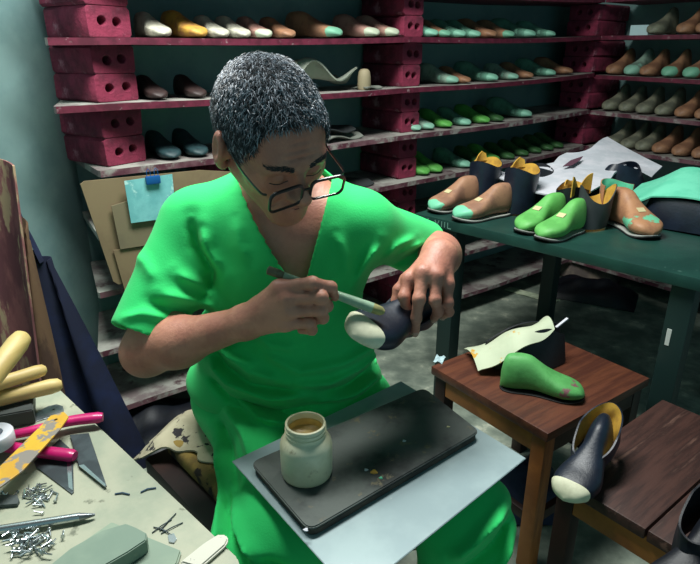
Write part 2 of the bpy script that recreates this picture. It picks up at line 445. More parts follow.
def boardB(l):
    pts = [onB(.004,0), onB(LB,0), onB(LB,DEP), onB(.004,DEP)]
    bm = bmesh.new()
    hi = [bm.verts.new(Vector((p.x,p.y,zBb(l, 0 if i in (0,3) else LB)))) for i, p in enumerate(pts)]
    lo = [bm.verts.new(v.co-Vector((0,0,BT))) for v in hi]
    bm.faces.new(hi); bm.faces.new(lo[::-1]).material_index = 1
    for i in range(4): bm.faces.new((lo[i],lo[(i+1)%4],hi[(i+1)%4],hi[i])).material_index = 1
    o = link('shelf_board', bm_me('shelf_board', bm), [M_board, M_edge if l < 3 else M_edge2], smooth=False)
    setp(o, f'maroon-edged shelf board on the right-hand wall, {NAMES[l]} from the top' if l else 'maroon-edged shelf board on the right-hand wall above all the others', 'shelf', 'shelf boards on the right-hand wall')
for l in LEV: boardA(l); boardB(l)
# ---- hollow bricks
BW, BDp = .128, .27
def brick_mesh(w, h, d, seed):
    rs = random.Random(seed)
    def rr(): return rs.uniform(-.003,.003)
    out = [(-w/2+.006, 0), (w/2-.006, 0), (w/2+rr(), .008), (w/2+rr(), h-.009), (w/2-.008, h), (-w/2+.008, h), (-w/2+rr(), h-.009), (-w/2+rr(), .008)]
    cy = h*.5
    holes = [circ(-w*.17+rr(), cy+rr(), .0155, 12, .014)[::-1], circ(w*.2+rr(), cy+rr(), .0155, 12, .014)[::-1]]
    me = profile_me('brick', out, holes, d, .0025)
    me.transform(Matrix.Translation((0, d/2, 0)) @ Matrix.Rotation(R(90),4,'X'))
    return me
brick_cache = {}
def brick(x, y, z, h, rz, label, group, w=BW, d=BDp):
    seed = random.randint(0, 5); key = (round(h,3), seed, w)
    if key not in brick_cache: brick_cache[key] = brick_mesh(w, h, d, seed)
    o = link('brick', brick_cache[key], M_brick, loc=(x,y,z), rot=(0,0,rz))
    setp(o, label, 'brick', group)
ANG = math.atan2(AD.y, AD.x)
ORD = ['lower','upper']
def column(kind, s, wing, names, group, w=BW, l_from=1, off=.055, d=BDp):
    for l in range(l_from, 8):
        zt = zAb(l-1, s)-BT; zb = zAb(l, s)
        h = (zt-zb-.001)/2
        for k in range(2):
            j = random.uniform(-.006,.006)
            if wing == 'L' and l > 3: p = onA(.33+j, off); rz = ANG
            elif wing == 'L':
                s0 = uS(101, 2); rz = ANG+.33; c = A0+AD*(s0+.004)+AN*.040; e = Vector((math.cos(rz), math.sin(rz))); p = c+e*w/2
            elif wing == 'A': p = onA(s+j, off+abs(j)); rz = ANG
            else: p = C0+AD*(.0+off)+AN*(.0+s+j)*1.0; rz = ANG-R(90)
            if kind == 'corner':
                p = C0+AD*(.015)+AN*(.125+j*.5); zt = min(zAb(l-1, LC), 9)-BT; zb = zAb(l, LC)+.001; h = (zt-zb-.004)/2; rz = ANG-R(90)
            brick(p.x, p.y, zb+.0005+k*(h+.0005), h-.0005, rz+random.uniform(-.02,.02) , f'{ORD[k]} brick of the {names}, on the {NAMES[l]} shelf', group, w, d)
column('left', 0, 'L', 'maroon column by the left wall', 'maroon bricks in the left column', w=.15, d=.22)
column('mid', 1.185, 'A', 'middle maroon column', 'maroon bricks in the middle column', w=.105)
column('corner', 0, 'B', 'maroon column in the corner', 'maroon bricks in the corner column', w=.185, d=.29)
# ================================================================== lasts
def lerp_tab(t, x):
    for (a, b), (c, d) in zip(t, t[1:]):
        if x <= c: 
            f = (x-a)/(c-a); f = f*f*(3-2*f) if False else f
            return b+(d-b)*f
    return t[-1][1]
def smooth_tab(t, x):
    xs = [p[0] for p in t]; ys = [p[1] for p in t]
    for i in range(len(xs)-1):
        if x <= xs[i+1]:
            f = (x-xs[i])/(xs[i+1]-xs[i]); m0 = (ys[i+1]-ys[max(i-1,0)])/(xs[i+1]-xs[max(i-1,0)]); m1 = (ys[min(i+2,len(xs)-1)]-ys[i])/(xs[min(i+2,len(xs)-1)]-xs[i]); h = xs[i+1]-xs[i]
            return (2*f**3-3*f*f+1)*ys[i]+(f**3-2*f*f+f)*h*m0+(-2*f**3+3*f*f)*ys[i+1]+(f**3-f*f)*h*m1
    return ys[-1]
WT = [(0,.0),(.02,.34),(.07,.60),(.18,.74),(.32,.72),(.45,.74),(.6,.9),(.72,1.0),(.84,.93),(.93,.70),(.98,.40),(1,.0)]
HT = [(0,.5),(.03,.86),(.10,1.0),(.32,1.0),(.42,.86),(.55,.66),(.7,.50),(.84,.42),(.93,.35),(.98,.24),(1,.14)]
def last_me(L=.25, W=.09, H=.095, curve=.08, nlen=30, nr=22, grow=0, zmin=0, zmax=9, side=1, neck=.35):
    bm = bmesh.new(); rings = []
    for i in range(nlen+1):
        s = i/nlen; s = .5-.5*math.cos(s*math.pi)*1.0
        w = max(smooth_tab(WT, s), 0.0)*W/2+grow; top = smooth_tab(HT, s)*H+grow
        bot = (.010*max(0, (s-.72)/.28)**2+.004*max(0, 1-abs(s-.4)/.25))
        cy = side*curve*W*math.sin(s*math.pi*1.1-.4)
        hz = (bot+top)/2; hh = (top-bot)/2; ring = []
        for k in range(nr):
            t = 2*math.pi*k/nr; ct, st = math.cos(t), math.sin(t)
            e = .72
            y = abs(ct)**e*math.copysign(1, ct)*w; z = hz+abs(st)**e*math.copysign(1, st)*hh
            rel = min(1, max(0, (z-bot)/max(top-bot, 1e-6)))
            high = min(1, max(0, (top-.045)/.05))
            y *= 1-neck*high*rel**1.3-.10*(1-rel)**3
            ring.append(bm.verts.new((-.0+s*L-(0 if s > .2 else .012*(1-rel)*0), cy+y, z)))
        rings.append(ring)
    for a, b in zip(rings, rings[1:]):
        for k in range(nr): bm.faces.new((a[k], a[(k+1)%nr], b[(k+1)%nr], b[k]))
    bm.faces.new(rings[0][::-1]); bm.faces.new(rings[-1])
    bmesh.ops.remove_doubles(bm, verts=bm.verts, dist=2e-4)
    return bm_me('last', bm)
def sole_me(L, W, z0, z1, grow=.004, curve=.08, side=1):
    pts = []
    n = 26
    for sg in (1,-1):
        rg = range(n+1) if sg == 1 else range(n-1, 0, -1)
        for i in rg:
            s = .5-.5*math.cos(i/n*math.pi); w = max(smooth_tab(WT, s),0)*W/2*.94+grow
            cy = side*curve*W*math.sin(s*math.pi*1.1-.4)
            x = s*L+(grow*(1 if s > .5 else -1))
            if i in (0, n): w = 0
            pts.append((x, cy+sg*w))
    zz = lambda p: .010*max(0, (p[0]/L-.72)/.28)**2
    return prism_me('sole', pts, lambda p: z0+zz(p), lambda p: z1+zz(p), bev=.0008, seg=1)
shelf_mesh = {}
ORDN = ['first','second','third','fourth','fifth','sixth','seventh','eighth','ninth','tenth','eleventh','twelfth']
def shelf_last(colour, loc, rz, label, group, sc=1.0, tilt=0, kind='last'):
    kind = 'B' if 'right-hand' in label else 'A'
    key = (colour, kind)
    if key not in shelf_mesh: 
        shelf_mesh[key] = last_me(nlen=22, nr=16, H=.13 if kind == 'B' else .088, neck=.6 if kind == 'B' else .5)
        shelf_mesh[key].materials.append(LAST[colour])
    o = link('shoe_last', shelf_mesh[key], loc=loc, rot=(0, tilt, rz)); o.scale = (sc,)*3
    setp(o, label, 'shoe last', group); return o
def uA(s, l):
    p = onA(s, 0, zAb(l, s)); t = p.y*CT-(p.z-CH)*ST; return 350+F*p.x/t
def uB(s, l):
    p = onB(s, 0, zBb(l, s)); t = p.y*CT-(p.z-CH)*ST; return 350+F*p.x/t
def find(fu, u, l, a=-.4, b=2.6):
    for _ in range(40):
        m = (a+b)/2
        if fu(m, l) < u: a = m
        else: b = m
    return (a+b)/2
def rowA(l, items, side):
    """toe end of each last sits just behind the shelf edge at image column u"""
    cnt = {}; n = 0
    for it in items:
        u, colour = it[0], it[1]; sc = it[2] if len(it) > 2 else 1; yaw = it[3] if len(it) > 3 else 0
        s = find(uA, u, l); n_ = cnt.get(colour, 0); cnt[colour] = n_+1
        rz = math.atan2(-AN.y, -AN.x)+yaw
        toe = onA(s, .03, zAb(l, s)+.002); L = .25*sc
        org = toe-Vector((math.cos(rz), math.sin(rz), 0))*L
        # keep the heel off the wall
        lab = f'{colour} shoe last, {ORDN[n_]} such on {NAMES[l]} shelf {side}'
        shelf_last(colour, org, rz, lab, f'shoe lasts on the {NAMES[l]} shelf of the back wall', sc)
def rowB(l, items):
    cnt = {}
    for it in items:
        u, colour = it[0], it[1]; sc = it[2] if len(it) > 2 else 1
        s = find(uB, u, l, 0, 1.5); n_ = cnt.get(colour, 0); cnt[colour] = n_+1
        rz = math.atan2(-AD.y, -AD.x)+random.uniform(-.06,.06)
        toe = onB(s, .02, zBb(l, s)+.002); L = .25*sc
        org = toe-Vector((math.cos(rz), math.sin(rz), 0))*L
        lab = f'{colour} shoe last, {ORDN[n_]} such from corner on {NAMES[l]} right-hand shelf'
        shelf_last(colour, org, rz, lab, f'shoe lasts on the {NAMES[l]} shelf of the right-hand wall', sc)
LSD = 'left of middle bricks'; RSD = 'right of middle bricks'
rowA(1, [(168,'white',.9),(206,'yellow',1.0,.1),(228,'white',.85),(250,'white',.85),(272,'pinkish',.85),(296,'tan',.85),(345,'tan with mint toe',1.1,.25),(382,'pinkish',1.0,.12),(402,'pinkish',.95,.12)], LSD)
rowA(1, [(441,'mint',.9),(454,'tan with mint toe',.85),(469,'mint',.9),(484,'mint',.9),(500,'tan',1.0),(518,'tan with mint toe',.95),(540,'mint',1.05,.15),(560,'mint',.9,.2)], RSD)
rowA(2, [(165,'dark brown',.8),(205,'dark brown',.8)], LSD)
rowA(2, [(462,'pale mint',.95,.1),(474,'tan',.8),(502,'mint',1.0,.15),(522,'pale mint',.85),(537,'tan',.85),(560,'mint',.95,.15),(577,'tan',.95,.1)], RSD)
rowA(3, [(178,'dark teal',.9),(206,'dark teal',.9)], LSD)
rowA(3, [(424,'pale mint',.75),(437,'pale mint',.8),(455,'green',.85),(474,'mint',.85),(493,'green',.9),(507,'dark green',.8),(536,'mint',1.05,.2)], RSD)
rowA(4, [(432,'green',.95),(445,'green',.95),(474,'mint',.9,.1),(490,'dark green',.85),(503,'green',.85)], RSD)
rowA(4, [(518,'dark green',.8),(532,'dark green',.8),(545,'dark green',.8),(557,'dark green',.8),(567,'dark green',.8)], 'near the corner')
rowB(1, [(647,'grey',1),(677,'tan'),(697,'tan')])
rowB(2, [(606,'tan'),(624,'pale mint'),(640,'tan'),(662,'tan with mint toe'),(683,'tan with mint toe'),(704,'tan')])
rowB(3, [(602,'grey'),(619,'grey'),(636,'grey'),(655,'grey'),(675,'tan'),(695,'tan'),(714,'tan')])
rowB(4, [(604,'grey'),(620,'grey'),(635,'grey'),(652,'tan'),(672,'tan'),(692,'tan'),(712,'tan')])
# white card behind the lasts at the top right
s = find(uB, 628, 1, 0, 1.5); p = onB(s, .10, zBb(1, s)+.001)
o = link('paper_card', box_me('paper_card', .09, .003, .05, .0005, 1), mat('white_card', rgb(196,226,230), rough=.7), loc=p, rot=(0,0,ANG-R(90)+.2)); setp(o, 'small white card standing on the right-hand top shelf beside the corner bricks', 'card')
# crumpled cloth, beige toe block, flat leather scraps on the left part of the back wall
M_gcloth = mat('grey_cloth', rgb(150,156,142), rgb(122,130,120), scale=10, rough=.9)
s = find(uA, 338, 2); b0 = onA(s, .15, zAb(2, s)+.056)
def gc(a, b):
    x = (a-.5)*.26; y = (b-.5)*.20
    z = .035*math.sin(a*7+b*3)*math.cos(b*5)+.03*math.sin(b*9+a*2)*(1-a*.5)-.02*a
    return b0+Vector((AD.x*x+AN.x*y, AD.y*x+AN.y*y, z+.015))
o = link('crumpled_cloth', sheet_me('crumpled_cloth', gc, 30, 24, .006), M_gcloth); setp(o, 'crumpled grey cloth lying on the second shelf behind the man', 'cloth')
s = find(uA, 372, 2); p = onA(s, .05, zAb(2, s)+.001)
o = link('toe_block', lathe_me('toe_block', [(.0,0),(.024,0),(.027,.01),(.026,.05),(.022,.07),(.014,.078),(0,.08)], 24), mat('beige_block', rgb(150,138,110), rough=.7), loc=p); setp(o, 'small beige wooden block standing on the second shelf beside the grey cloth', 'block')
def scrap(u, l, w, d, col, label, dz=.001, wav=.01, off=.1, name='leather_scrap', rz=0):
    s = find(uA, u, l); b0 = onA(s, off, zAb(l, s)+dz+wav+.003)
    cr, sr = math.cos(ANG+rz), math.sin(ANG+rz)
    def f(a, b):
        x = (a-.5)*w; y = (b-.5)*d*(1-.4*a)
        return b0+Vector((cr*x-sr*y, sr*x+cr*y, wav*math.sin(a*6+b*4)))
    o = link(name, sheet_me(name, f, 14, 10, .004), col); setp(o, label, 'leather', 'leather scraps on the shelves')
M_dk = mat('dark_scrap', rgb(44,48,50), rough=.7); M_gs = mat('grey_scrap', rgb(120,124,116), rough=.8)
scrap(352, 3, .2, .16, M_gs, 'flat grey leather scrap on the third shelf behind the man')
scrap(378, 2, .1, .1, M_gs, 'thin grey leather scrap on the second shelf by the middle bricks', off=.06, wav=.004)
scrap(360, 4, .22, .2, M_dk, 'dark leather scrap on the fourth shelf behind the man')
scrap(345, 3, .2, .14, M_dk, 'dark leather scrap lying over the grey one on the third shelf', dz=.03)
scrap(470, 5, .3, .2, M_gs, 'grey leather scrap on the fifth shelf under the table')
scrap(520, 6, .3, .2, M_gs, 'grey leather scrap on the sixth shelf under the table')
# ================================================================== green table
FL = atZ(415,213,.75); FR = atZ(700,279,.75); TD = (FR-FL).normalized(); TN = Vector((-TD.y, TD.x, 0)); TA = math.atan2(TD.y, TD.x)
tbl = empty('work_table', (FL.x, FL.y, 0), TA, 'dark green painted wooden work table loaded with unfinished shoes', 'table')
TL, TW, TT = 1.02, .93, .035
me = box_me('table_top', TL, TW, TT, .004, 2); me.transform(Matrix.Translation((TL/2, TW/2, .75-TT))); link('table_top', me, M_green, tbl)
def tabxy(u, inset):   # table-local x of image column u on a line inset from the front edge
    best = min((abs(350+F*(lambda p: p.x/(p.y*CT-(.5-CH)*ST))(FL+TD*x+TN*inset)-u), x) for x in [i*.005 for i in range(0, 220)]); return best[1]
xl = tabxy(443, .05); xr = tabxy(672, .05)
for x, y in ((xl+.03,.06),(xr,.06),(xl+.03,TW-.08),(xr,TW-.08)):
    me = box_me('leg', .062, .062, .75-TT, .004); link('leg', me, M_greenleg, tbl, loc=(x, y, 0))
me = box_me('apron', xr-xl-.09, .022, .08, .002); link('apron', me, M_greenleg, tbl, loc=((xl+xr+.03)/2, TW-.06, .75-TT-.08))
for x in (xl+.03, xr):
    me = box_me('apron', .022, TW-.21, .08, .002); link('apron', me, M_greenleg, tbl, loc=(x, TW/2-.01, .75-TT-.08))
# scratched letters on the front left of the top
bm = bmesh.new()
def stroke(x0, z0, x1, z1, w=.0032):
    d = Vector((x1-x0, 0, z1-z0)); L_ = d.length; a = math.atan2(d.z, d.x)
    bmesh.ops.create_cube(bm, size=1, matrix=Matrix.Translation(((x0+x1)/2, -.0003, (z0+z1)/2)) @ Matrix.Rotation(-a,4,'Y') @ Matrix.Diagonal((L_, .001, w, 1)))
h0, h1 = .7225, .7425
x = .034
stroke(x, h0, x, h1); stroke(x, h0, x+.012, h0); x += .027
stroke(x, h0, x, h1); x += .030
stroke(x, h1, x+.009, h0); stroke(x+.009, h0, x+.018, h1); x += .030
stroke(x, h0, x, h1); x += .013
stroke(x, h0, x, h1); x += .013
stroke(x, h0, x, h1); stroke(x, h0, x+.014, h0)
me = bm_me('painted_letters', bm); link('painted_letters', me, mat('faded_paint', rgb(104,142,130), rough=.8), tbl, smooth=False)
# white paint chip on the near leg
me = box_me('paint_mark', .012, .002, .05, .0005, 1); link('paint_mark', me, mat('white_chip', rgb(200,206,200), rough=.7), tbl, loc=(xr-.012, .0285, .53))
# ================================================================== stools
M_seat = mat('brown_seat_wood', rgb(100,58,42), rgb(78,44,34), scale=4, rough=.4, stretch=(1,9,9), bump=.0008, bscale=14, c3=rgb(112,66,44), s3=3, lo3=.5, hi3=.8)
M_seat2 = mat('dark_seat_wood', rgb(74,48,42), rgb(52,33,30), scale=4, rough=.5, stretch=(1,10,10), bump=.0008, bscale=14, c3=rgb(104,76,66), s3=4, lo3=.56, hi3=.7)
M_orange = mat('orange_wood', rgb(182,112,54), rgb(146,86,42), scale=5, rough=.5, stretch=(8,1,1))
M_dkwood = mat('dark_brown_wood', rgb(52,30,24), rgb(36,22,20), scale=5, rough=.5)
def rect_stool(name, label, z, pl, pf, pr, seatm, planks, legh, rimm=M_dkwood):
    """seat rectangle from three corners: left, front, right"""
    ex = (pr-pf); ey = (pl-pf); W = ex.length; D = ey.length; ex.normalize(); a = math.atan2(ex.y, ex.x)
    st = empty(name, (pf.x, pf.y, 0), a, label, 'stool')
    th = .026
    for k in range(planks):
        d = D/planks; me = box_me('seat_plank' if planks > 1 else 'seat', W, d-.004 if planks > 1 else d, th, .004)
        link('seat_plank' if planks > 1 else 'seat', me, seatm, st, loc=(W/2, d*(k+.5), z-th))
    for x, y in ((.03,.03),(W-.03,.03),(.03,D-.03),(W-.03,D-.03)):
        link('leg', box_me('leg', .04, .04, z-th, .003), M_orange if (x < .1 and y < .1) else M_dkwood, st, loc=(x, y, 0))
    for (cx, cy, sx, sy) in ((W/2,.022,W-.10,.02),(W/2,D-.022,W-.10,.02),(.022,D/2,.02,D-.10),(W-.022,D/2,.02,D-.10)):
        link('apron', box_me('apron', sx, sy, .055, .002), M_orange if cx < .1 or planks > 1 else M_dkwood, st, loc=(cx, cy, z-th-.055))
    for (cx, cy, sx, sy) in ((W/2,.03,W-.10,.018),(.03,D/2,.018,D-.10),(W-.03,D/2,.018,D-.10)):
        link('stretcher', box_me('stretcher', sx, sy, .03, .002), M_dkwood, st, loc=(cx, cy, .14))
    return st
SZ = .45
st1 = rect_stool('wooden_stool', 'brown wooden stool with orange apron carrying the green last', SZ, atZ(431,366,SZ), atZ(548,434,SZ), atZ(650,378,SZ), M_seat, 1, SZ)
pf = atZ(553,474,SZ); pb = atZ(660,400,SZ); e = (pb-pf); L2 = e.length; e.normalize(); nrm = Vector((e.y, -e.x, 0))
st2 = rect_stool('plank_stool', 'low dark stool of brown planks at the bottom right corner of the photo', SZ, pf, pf+nrm*.41, pf+nrm*.41+e*L2*1.02, M_seat2, 2, SZ)
# ================================================================== chair under the man
SC = [Vector((-.455,1.175)), Vector((-.195,.885)), Vector((.107,1.155)), Vector((-.153,1.445))]
ex = (SC[2]-SC[1]); ey = (SC[0]-SC[1]); cw, cd = ex.length, ey.length; ca = math.atan2(ex.y, ex.x)
ch = empty('low_chair', (SC[1].x, SC[1].y, 0), ca, 'low dark wooden seat with a yellow patchy cushion under the man', 'seat')
link('seat_frame', box_me('seat_frame', cw+.03, cd+.02, .05, .010), M_dkwood, ch, loc=(cw/2-.015, cd/2, .36))
for x, y in ((.03,.03),(cw-.03,.03),(.03,cd-.03),(cw-.03,cd-.03)): link('leg', box_me('leg', .04, .04, .36, .003), M_dkwood, ch, loc=(x, y, 0))
M_cush = mat('yellow_cushion', rgb(150,124,62), rgb(120,98,54), scale=14, rough=.9, bump=.003, bscale=30, c3=rgb(46,38,30), s3=13, lo3=.57, hi3=.62)
me = box_me('cushion', cw-.03, cd-.03, .045, .018, 4); link('cushion', me, M_cush, ch, loc=(cw/2, cd/2, .41))
# patterned cloth over cushion
M_pat = mat('patterned_cloth', rgb(178,170,144), rgb(156,148,124), scale=10, rough=.9, c3=rgb(44,40,44), s3=26, lo3=.555, hi3=.59)
ea = ex.normalized(); eb = ey.normalized()
def clothfn(a, b):
    # a runs along the left side of the seat (front to back), b from under the man outwards
    y = -.01+a*(cd+.05); e = max(0, (a-.62)/.38)
    xo = .048-.10*e**.8+.010*math.sin(a*19)+.006*math.sin(a*41)
    x = .17+(xo-.17)*b
    z = .4585+.003*math.sin(a*31+b*7)+e*.022*math.sin(b*5)+.004
    z -= .55*max(0, -x-.0)*(1 if b > .3 else 0)
    if y > cd: z -= (y-cd)*.6
    p = SC[1]+ea*x+eb*y
    return (p.x, p.y, z)
o = link('patterned_cloth', sheet_me('patterned_cloth', clothfn, 60, 20, .004), M_pat); setp(o, 'cream cloth with dark floral pattern between the man and the cushion', 'cloth')
# ================================================================== workbench bottom left
BZ = .72
KA = atZ(59,388,BZ); KB = atZ(252,570,BZ); kd = (KB-KA).normalized(); kn = Vector((kd.y, -kd.x, 0)); KL = (KB-KA).length
M_bench = mat('white_bench_board', rgb(170,172,150), rgb(150,158,138), scale=7, rough=.55, bump=.0008, bscale=50, c3=rgb(112,116,98), s3=30, lo3=.63, hi3=.72)
ba = math.atan2(kd.y, kd.x)
bn = empty('work_bench', (KA.x, KA.y, 0), ba, 'work bench with a worn whitish top scattered with tools', 'bench')
bw = .52
pts = [(0,0),(KL-.03,0),(KL-.009,-.009),(KL,-.03),(KL,-bw),(0,-bw)]
link('bench_top', prism_me('bench_top', pts[::-1], BZ-.022, BZ, bev=.003), M_bench, bn)
for x, y in ((.05,-.05),(KL-.06,-.06),(.05,-bw+.05),(KL-.06,-bw+.05)): link('leg', box_me('leg', .05, .05, BZ-.022, .003), M_dkwood, bn, loc=(x, y, 0))
link('apron', box_me('apron', KL-.18, .02, .06, .002), M_dkwood, bn, loc=(KL/2, -.05, BZ-.022-.06))
def bz(u, v, h=0): return atZ(u, v, BZ+h)
# --- wooden handled tools
M_hand = mat('pale_handle_wood', rgb(206,182,118), rgb(186,160,98), scale=6, rough=.5, stretch=(1,1,6))
o = link('rubber_block', prism_me('rubber_block', [bz(-40,410).xy, bz(36,398).xy, bz(36,424).xy, bz(-40,438).xy], BZ+.0005, BZ+.028), mat('grey_rubber', rgb(58,64,62), rough=.6)); setp(o, 'dark grey rubber block under the wooden handles on the bench', 'block')
def handle(p0, p1, r0, r1, label, cat='tool handle'):
    p0 = Vector(p0); p1 = Vector(p1); pts = [p0.lerp(p1, t) for t in (0,.1,.3,.5,.7,.9,.97,1)]
    rs = [r0*.9, r0, r0*1.02, (r0+r1)/2, r1*1.02, r1*1.05, r1*.9, r1*.5]
    o = link('wooden_tool', tube_me('wooden_tool', pts, rs, 18), M_hand); setp(o, label, cat, 'wooden tool handles on the bench')
handle(atZ(-60,412,BZ+.045), atZ(62,384,BZ+.042), .0145, .0125, 'pale wooden tool handle nearest the bench edge, lying lowest of three')
handle(atZ(-60,402,BZ+.072), atZ(46,369,BZ+.068), .0125, .011, 'thin pale wooden tool handle in the middle of three on the bench')
handle(atZ(-55,440,BZ+.10), atZ(24,335,BZ+.15), .0145, .016, 'thick tan wooden handle sticking up highest at the left edge')
# --- pink pincers
M_pink = mat('pink_handle', rgb(206,24,112), rgb(186,20,100), scale=9, rough=.35, coat=.3)
M_steel = mat('tool_steel', rgb(150,156,158), rgb(110,116,120), scale=30, rough=.35, metal=.8)
M_dsteel = mat('dark_steel', rgb(74,84,88), rgb(58,66,70), scale=20, rough=.45, metal=.5)
pn = empty('pincers', bz(-6,446), 0, 'steel pincers with two bright pink handles on the bench', 'pincers')
inv = Matrix.Translation(-Vector(pn.location))
def wl(me, parent): me.transform(inv if parent is pn else Matrix.Translation(-Vector(parent.location))); return me
def tube_w(name, pts, rs, m, parent, flat=(1,1), n=16):
    me = tube_me(name, catmull(pts, 6), [rs(t/(len(catmull(pts,6))-1)) for t in range(len(catmull(pts,6)))], n, flat)
    me.transform(Matrix.Translation(-Vector(parent.location))); return link(name, me, m, parent)
hr = lambda t: .0095*(1 if .05 < t < .95 else .75)*(.85+.3*t)
tube_w('handle', [bz(2,437,.014), bz(35,430,.016), bz(70,421,.017), bz(103,417,.016)], hr, M_pink, pn, (1,.8))
tube_w('handle', [bz(2,446,.014), bz(28,450,.013), bz(52,453,.013), bz(75,456,.012)], lambda t: .0105*(.9+.15*t)*(1 if t<.95 else .75), M_pink, pn, (1,.8))
tube_w('jaw', [bz(4,441,.012), bz(-8,446,.012), bz(-22,450,.012)], lambda t: .014, M_steel, pn, (1,.5))
# tape roll at the left edge
rl_ = empty('tape_roll', bz(-6,446,.024), 0, 'roll of white tape at the left edge of the bench', 'tape')
link('tape', lathe_me('tape', [(.016,0),(.029,0),(.030,.002),(.030,.018),(.029,.02),(.016,.02),(.016,0)], 36), M_white, rl_, rot=(0,0,0), loc=(0,0,.002))
# scraper with yellow paint
M_scr = mat('yellow_scraper', rgb(206,166,40), rgb(196,150,44), scale=10, rough=.5, c3=rgb(132,126,118), s3=26, lo3=.49, hi3=.53)
def local_plate(name, pix, holes, th, z, m, label, cat, parent=None, tilt=0):
    P = [bz(u, v, z) for u, v in pix]; c = sum(P, Vector())/len(P)
    me = profile_me(name, [(p.x-c.x, p.y-c.y) for p in P], [circ(bz(u,v,z).x-c.x, bz(u,v,z).y-c.y, r, 12)[::-1] for u, v, r in holes], th, min(.0008, th*.3))
    o = link(name, me, m, loc=(c.x, c.y, BZ+z+th/2)); 
    if label: setp(o, label, cat)
    return o
local_plate('scraper', [(-16,484),(7,461),(51,417),(64,413),(69,418),(60,431),(23,472),(0,489),(-16,498)], [(56,421,.0028)], .003, .030, M_scr, 'metal scraper covered in chipped yellow paint lying across the pink pincers', 'scraper')
local_plate('metal_tongue', [(24,424),(26,420),(48,407),(57,405),(63,407),(64,411),(60,415),(44,420),(28,425)], [(54,410.5,.0022)], .002, .0, M_steel, 'small grey metal piece with a hole beside the pink handle', 'metal piece')
kn1 = local_plate('skiving_knife', [(34,463),(60,440),(73,452),(74,493),(72,495),(36,468)], [], .0024, .0, M_dsteel, 'broad dark triangular skiving knife under the pink pincers', 'knife')
kn2 = local_plate('skiving_knife', [(70,436),(89,434),(107,487),(105,488),(79,467)], [], .0024, .003, M_dsteel, 'pointed steel skiving knife nearest the bench edge', 'knife')
def strip(parent, pix, z, m, name):
    P = [bz(u,v,z) for u,v in pix]; me = prism_me(name, [p.xy-Vector(parent.location).xy for p in P], 0, .0006, bev=0)
    return link(name, me, m, parent, loc=(0,0,.0012), smooth=False)
M_bright = mat('bright_edge', rgb(190,198,200), rough=.25, metal=.9)
strip(kn2, [(79,467),(84,466),(106,486),(105,488)], .003, M_bright, 'cutting_edge')
strip(kn1, [(66,452),(71,453),(73,492),(69,489)], 0, M_bright, 'cutting_edge')
local_plate('rubber_chip', [(-4,498),(18,498),(20,503),(18,507),(-4,509)], [], .006, .0, mat('chip', rgb(66,76,76), rough=.7), 'small dark rubber chip at the left edge of the bench', 'rubber piece')
# silver pen
aw = empty('silver_pen', bz(0,529), 0, 'long silver pen lying beside the pile of tacks', 'pen')
tube_w('barrel', [bz(-40,536,.008), bz(20,526.5,.008), bz(80,517,.007)], lambda t: .0058, M_bright, aw)
tube_w('tip', [bz(80,517,.007), bz(88,515.8,.007), bz(95,514.6,.006)], lambda t: .0052-.0035*t, M_steel, aw)
# tacks
tk = None
def tack_me():
    bm = bmesh.new(); cyl_between(bm, (0,0,.0015), (.012,0,.0015), .0014, .0011, 7); cyl_between(bm, (-.001,0,.0019), (.0,0,.0018), .0026, .0026, 9)
    return bm_me('tack', bm)
tm = tack_me(); tm.materials.append(M_bright)
for i in range(95):
    if i < 62: u = random.gauss(24, 15); v = random.gauss(542, 7)
    else: u = random.gauss(42, 16); v = random.gauss(496, 7)
    if u < 2 or u > 74 or v < 484 or v > 560: u, v = random.uniform(6,50), random.uniform(536,548)
    if 500 > v and u > 52: u -= 22
    p = bz(u, v, .0004+random.random()*(.006 if i < 62 else .001))
    o = link('tack', tm, loc=p, rot=(random.uniform(-.2,.2), random.uniform(-.25,.1), random.uniform(0,6.28)))
    setp(o, 'short silver metal tack loosely piled on the left part of the bench', 'tack', 'silver tacks scattered on the bench')
# rubber sole pieces at the bottom
M_sole = mat('grey_green_rubber', rgb(126,146,128), rgb(112,134,118), scale=8, rough=.6)
M_soled = mat('grey_green_rubber2', rgb(142,160,138), rgb(126,146,128), scale=8, rough=.6)
o = link('rubber_sheet', prism_me('rubber_sheet', [bz(u,v).xy for u,v in [(60,560),(112,524),(150,540),(182,553),(178,566),(150,600),(40,620)]], BZ+.0005, BZ+.005), M_soled); setp(o, 'thin pale grey-green rubber sheet lying under the thick sole block', 'rubber sheet')
o = link('sole_block', prism_me('sole_block', [bz(u,v,.026).xy for u,v in [(48,566),(70,548),(102,530),(126,523),(136,527),(147,533),(146,540),(128,552),(100,568),(60,600)]], BZ+.0055, BZ+.026, bev=.0015), M_sole); setp(o, 'thick grey-green rubber sole block at the bottom of the bench', 'rubber block')
o = link('perforated_strip', prism_me('perforated_strip', [bz(u,v).xy for u,v in [(180,566),(205,546),(218,538),(226,538),(229,543),(226,549),(200,572)]], BZ+.0005, BZ+.007, bev=.002), mat('speckled_strip', rgb(206,204,190), rough=.7, c3=rgb(80,80,76), s3=90, lo3=.62, hi3=.66)); setp(o, 'speckled pale strip lying at the corner of the bench', 'strip')
for i, (u, v, a, l) in enumerate([(162,526,.9,.03),(168,522,1.2,.034),(172,528,.7,.03),(166,532,2.6,.024),(160,529,2.8,.02)]):
    p = bz(u, v, .0012); d = Vector((math.cos(a), math.sin(a), 0))*l/2
    me = tube_me('wire', [-d, Vector((0,0,.001)), d], .0008, 6); o = link('wire', me, M_dsteel, loc=p); setp(o, 'short bent dark wire in a little heap near the bench edge', 'wire', 'bent wires on the bench')
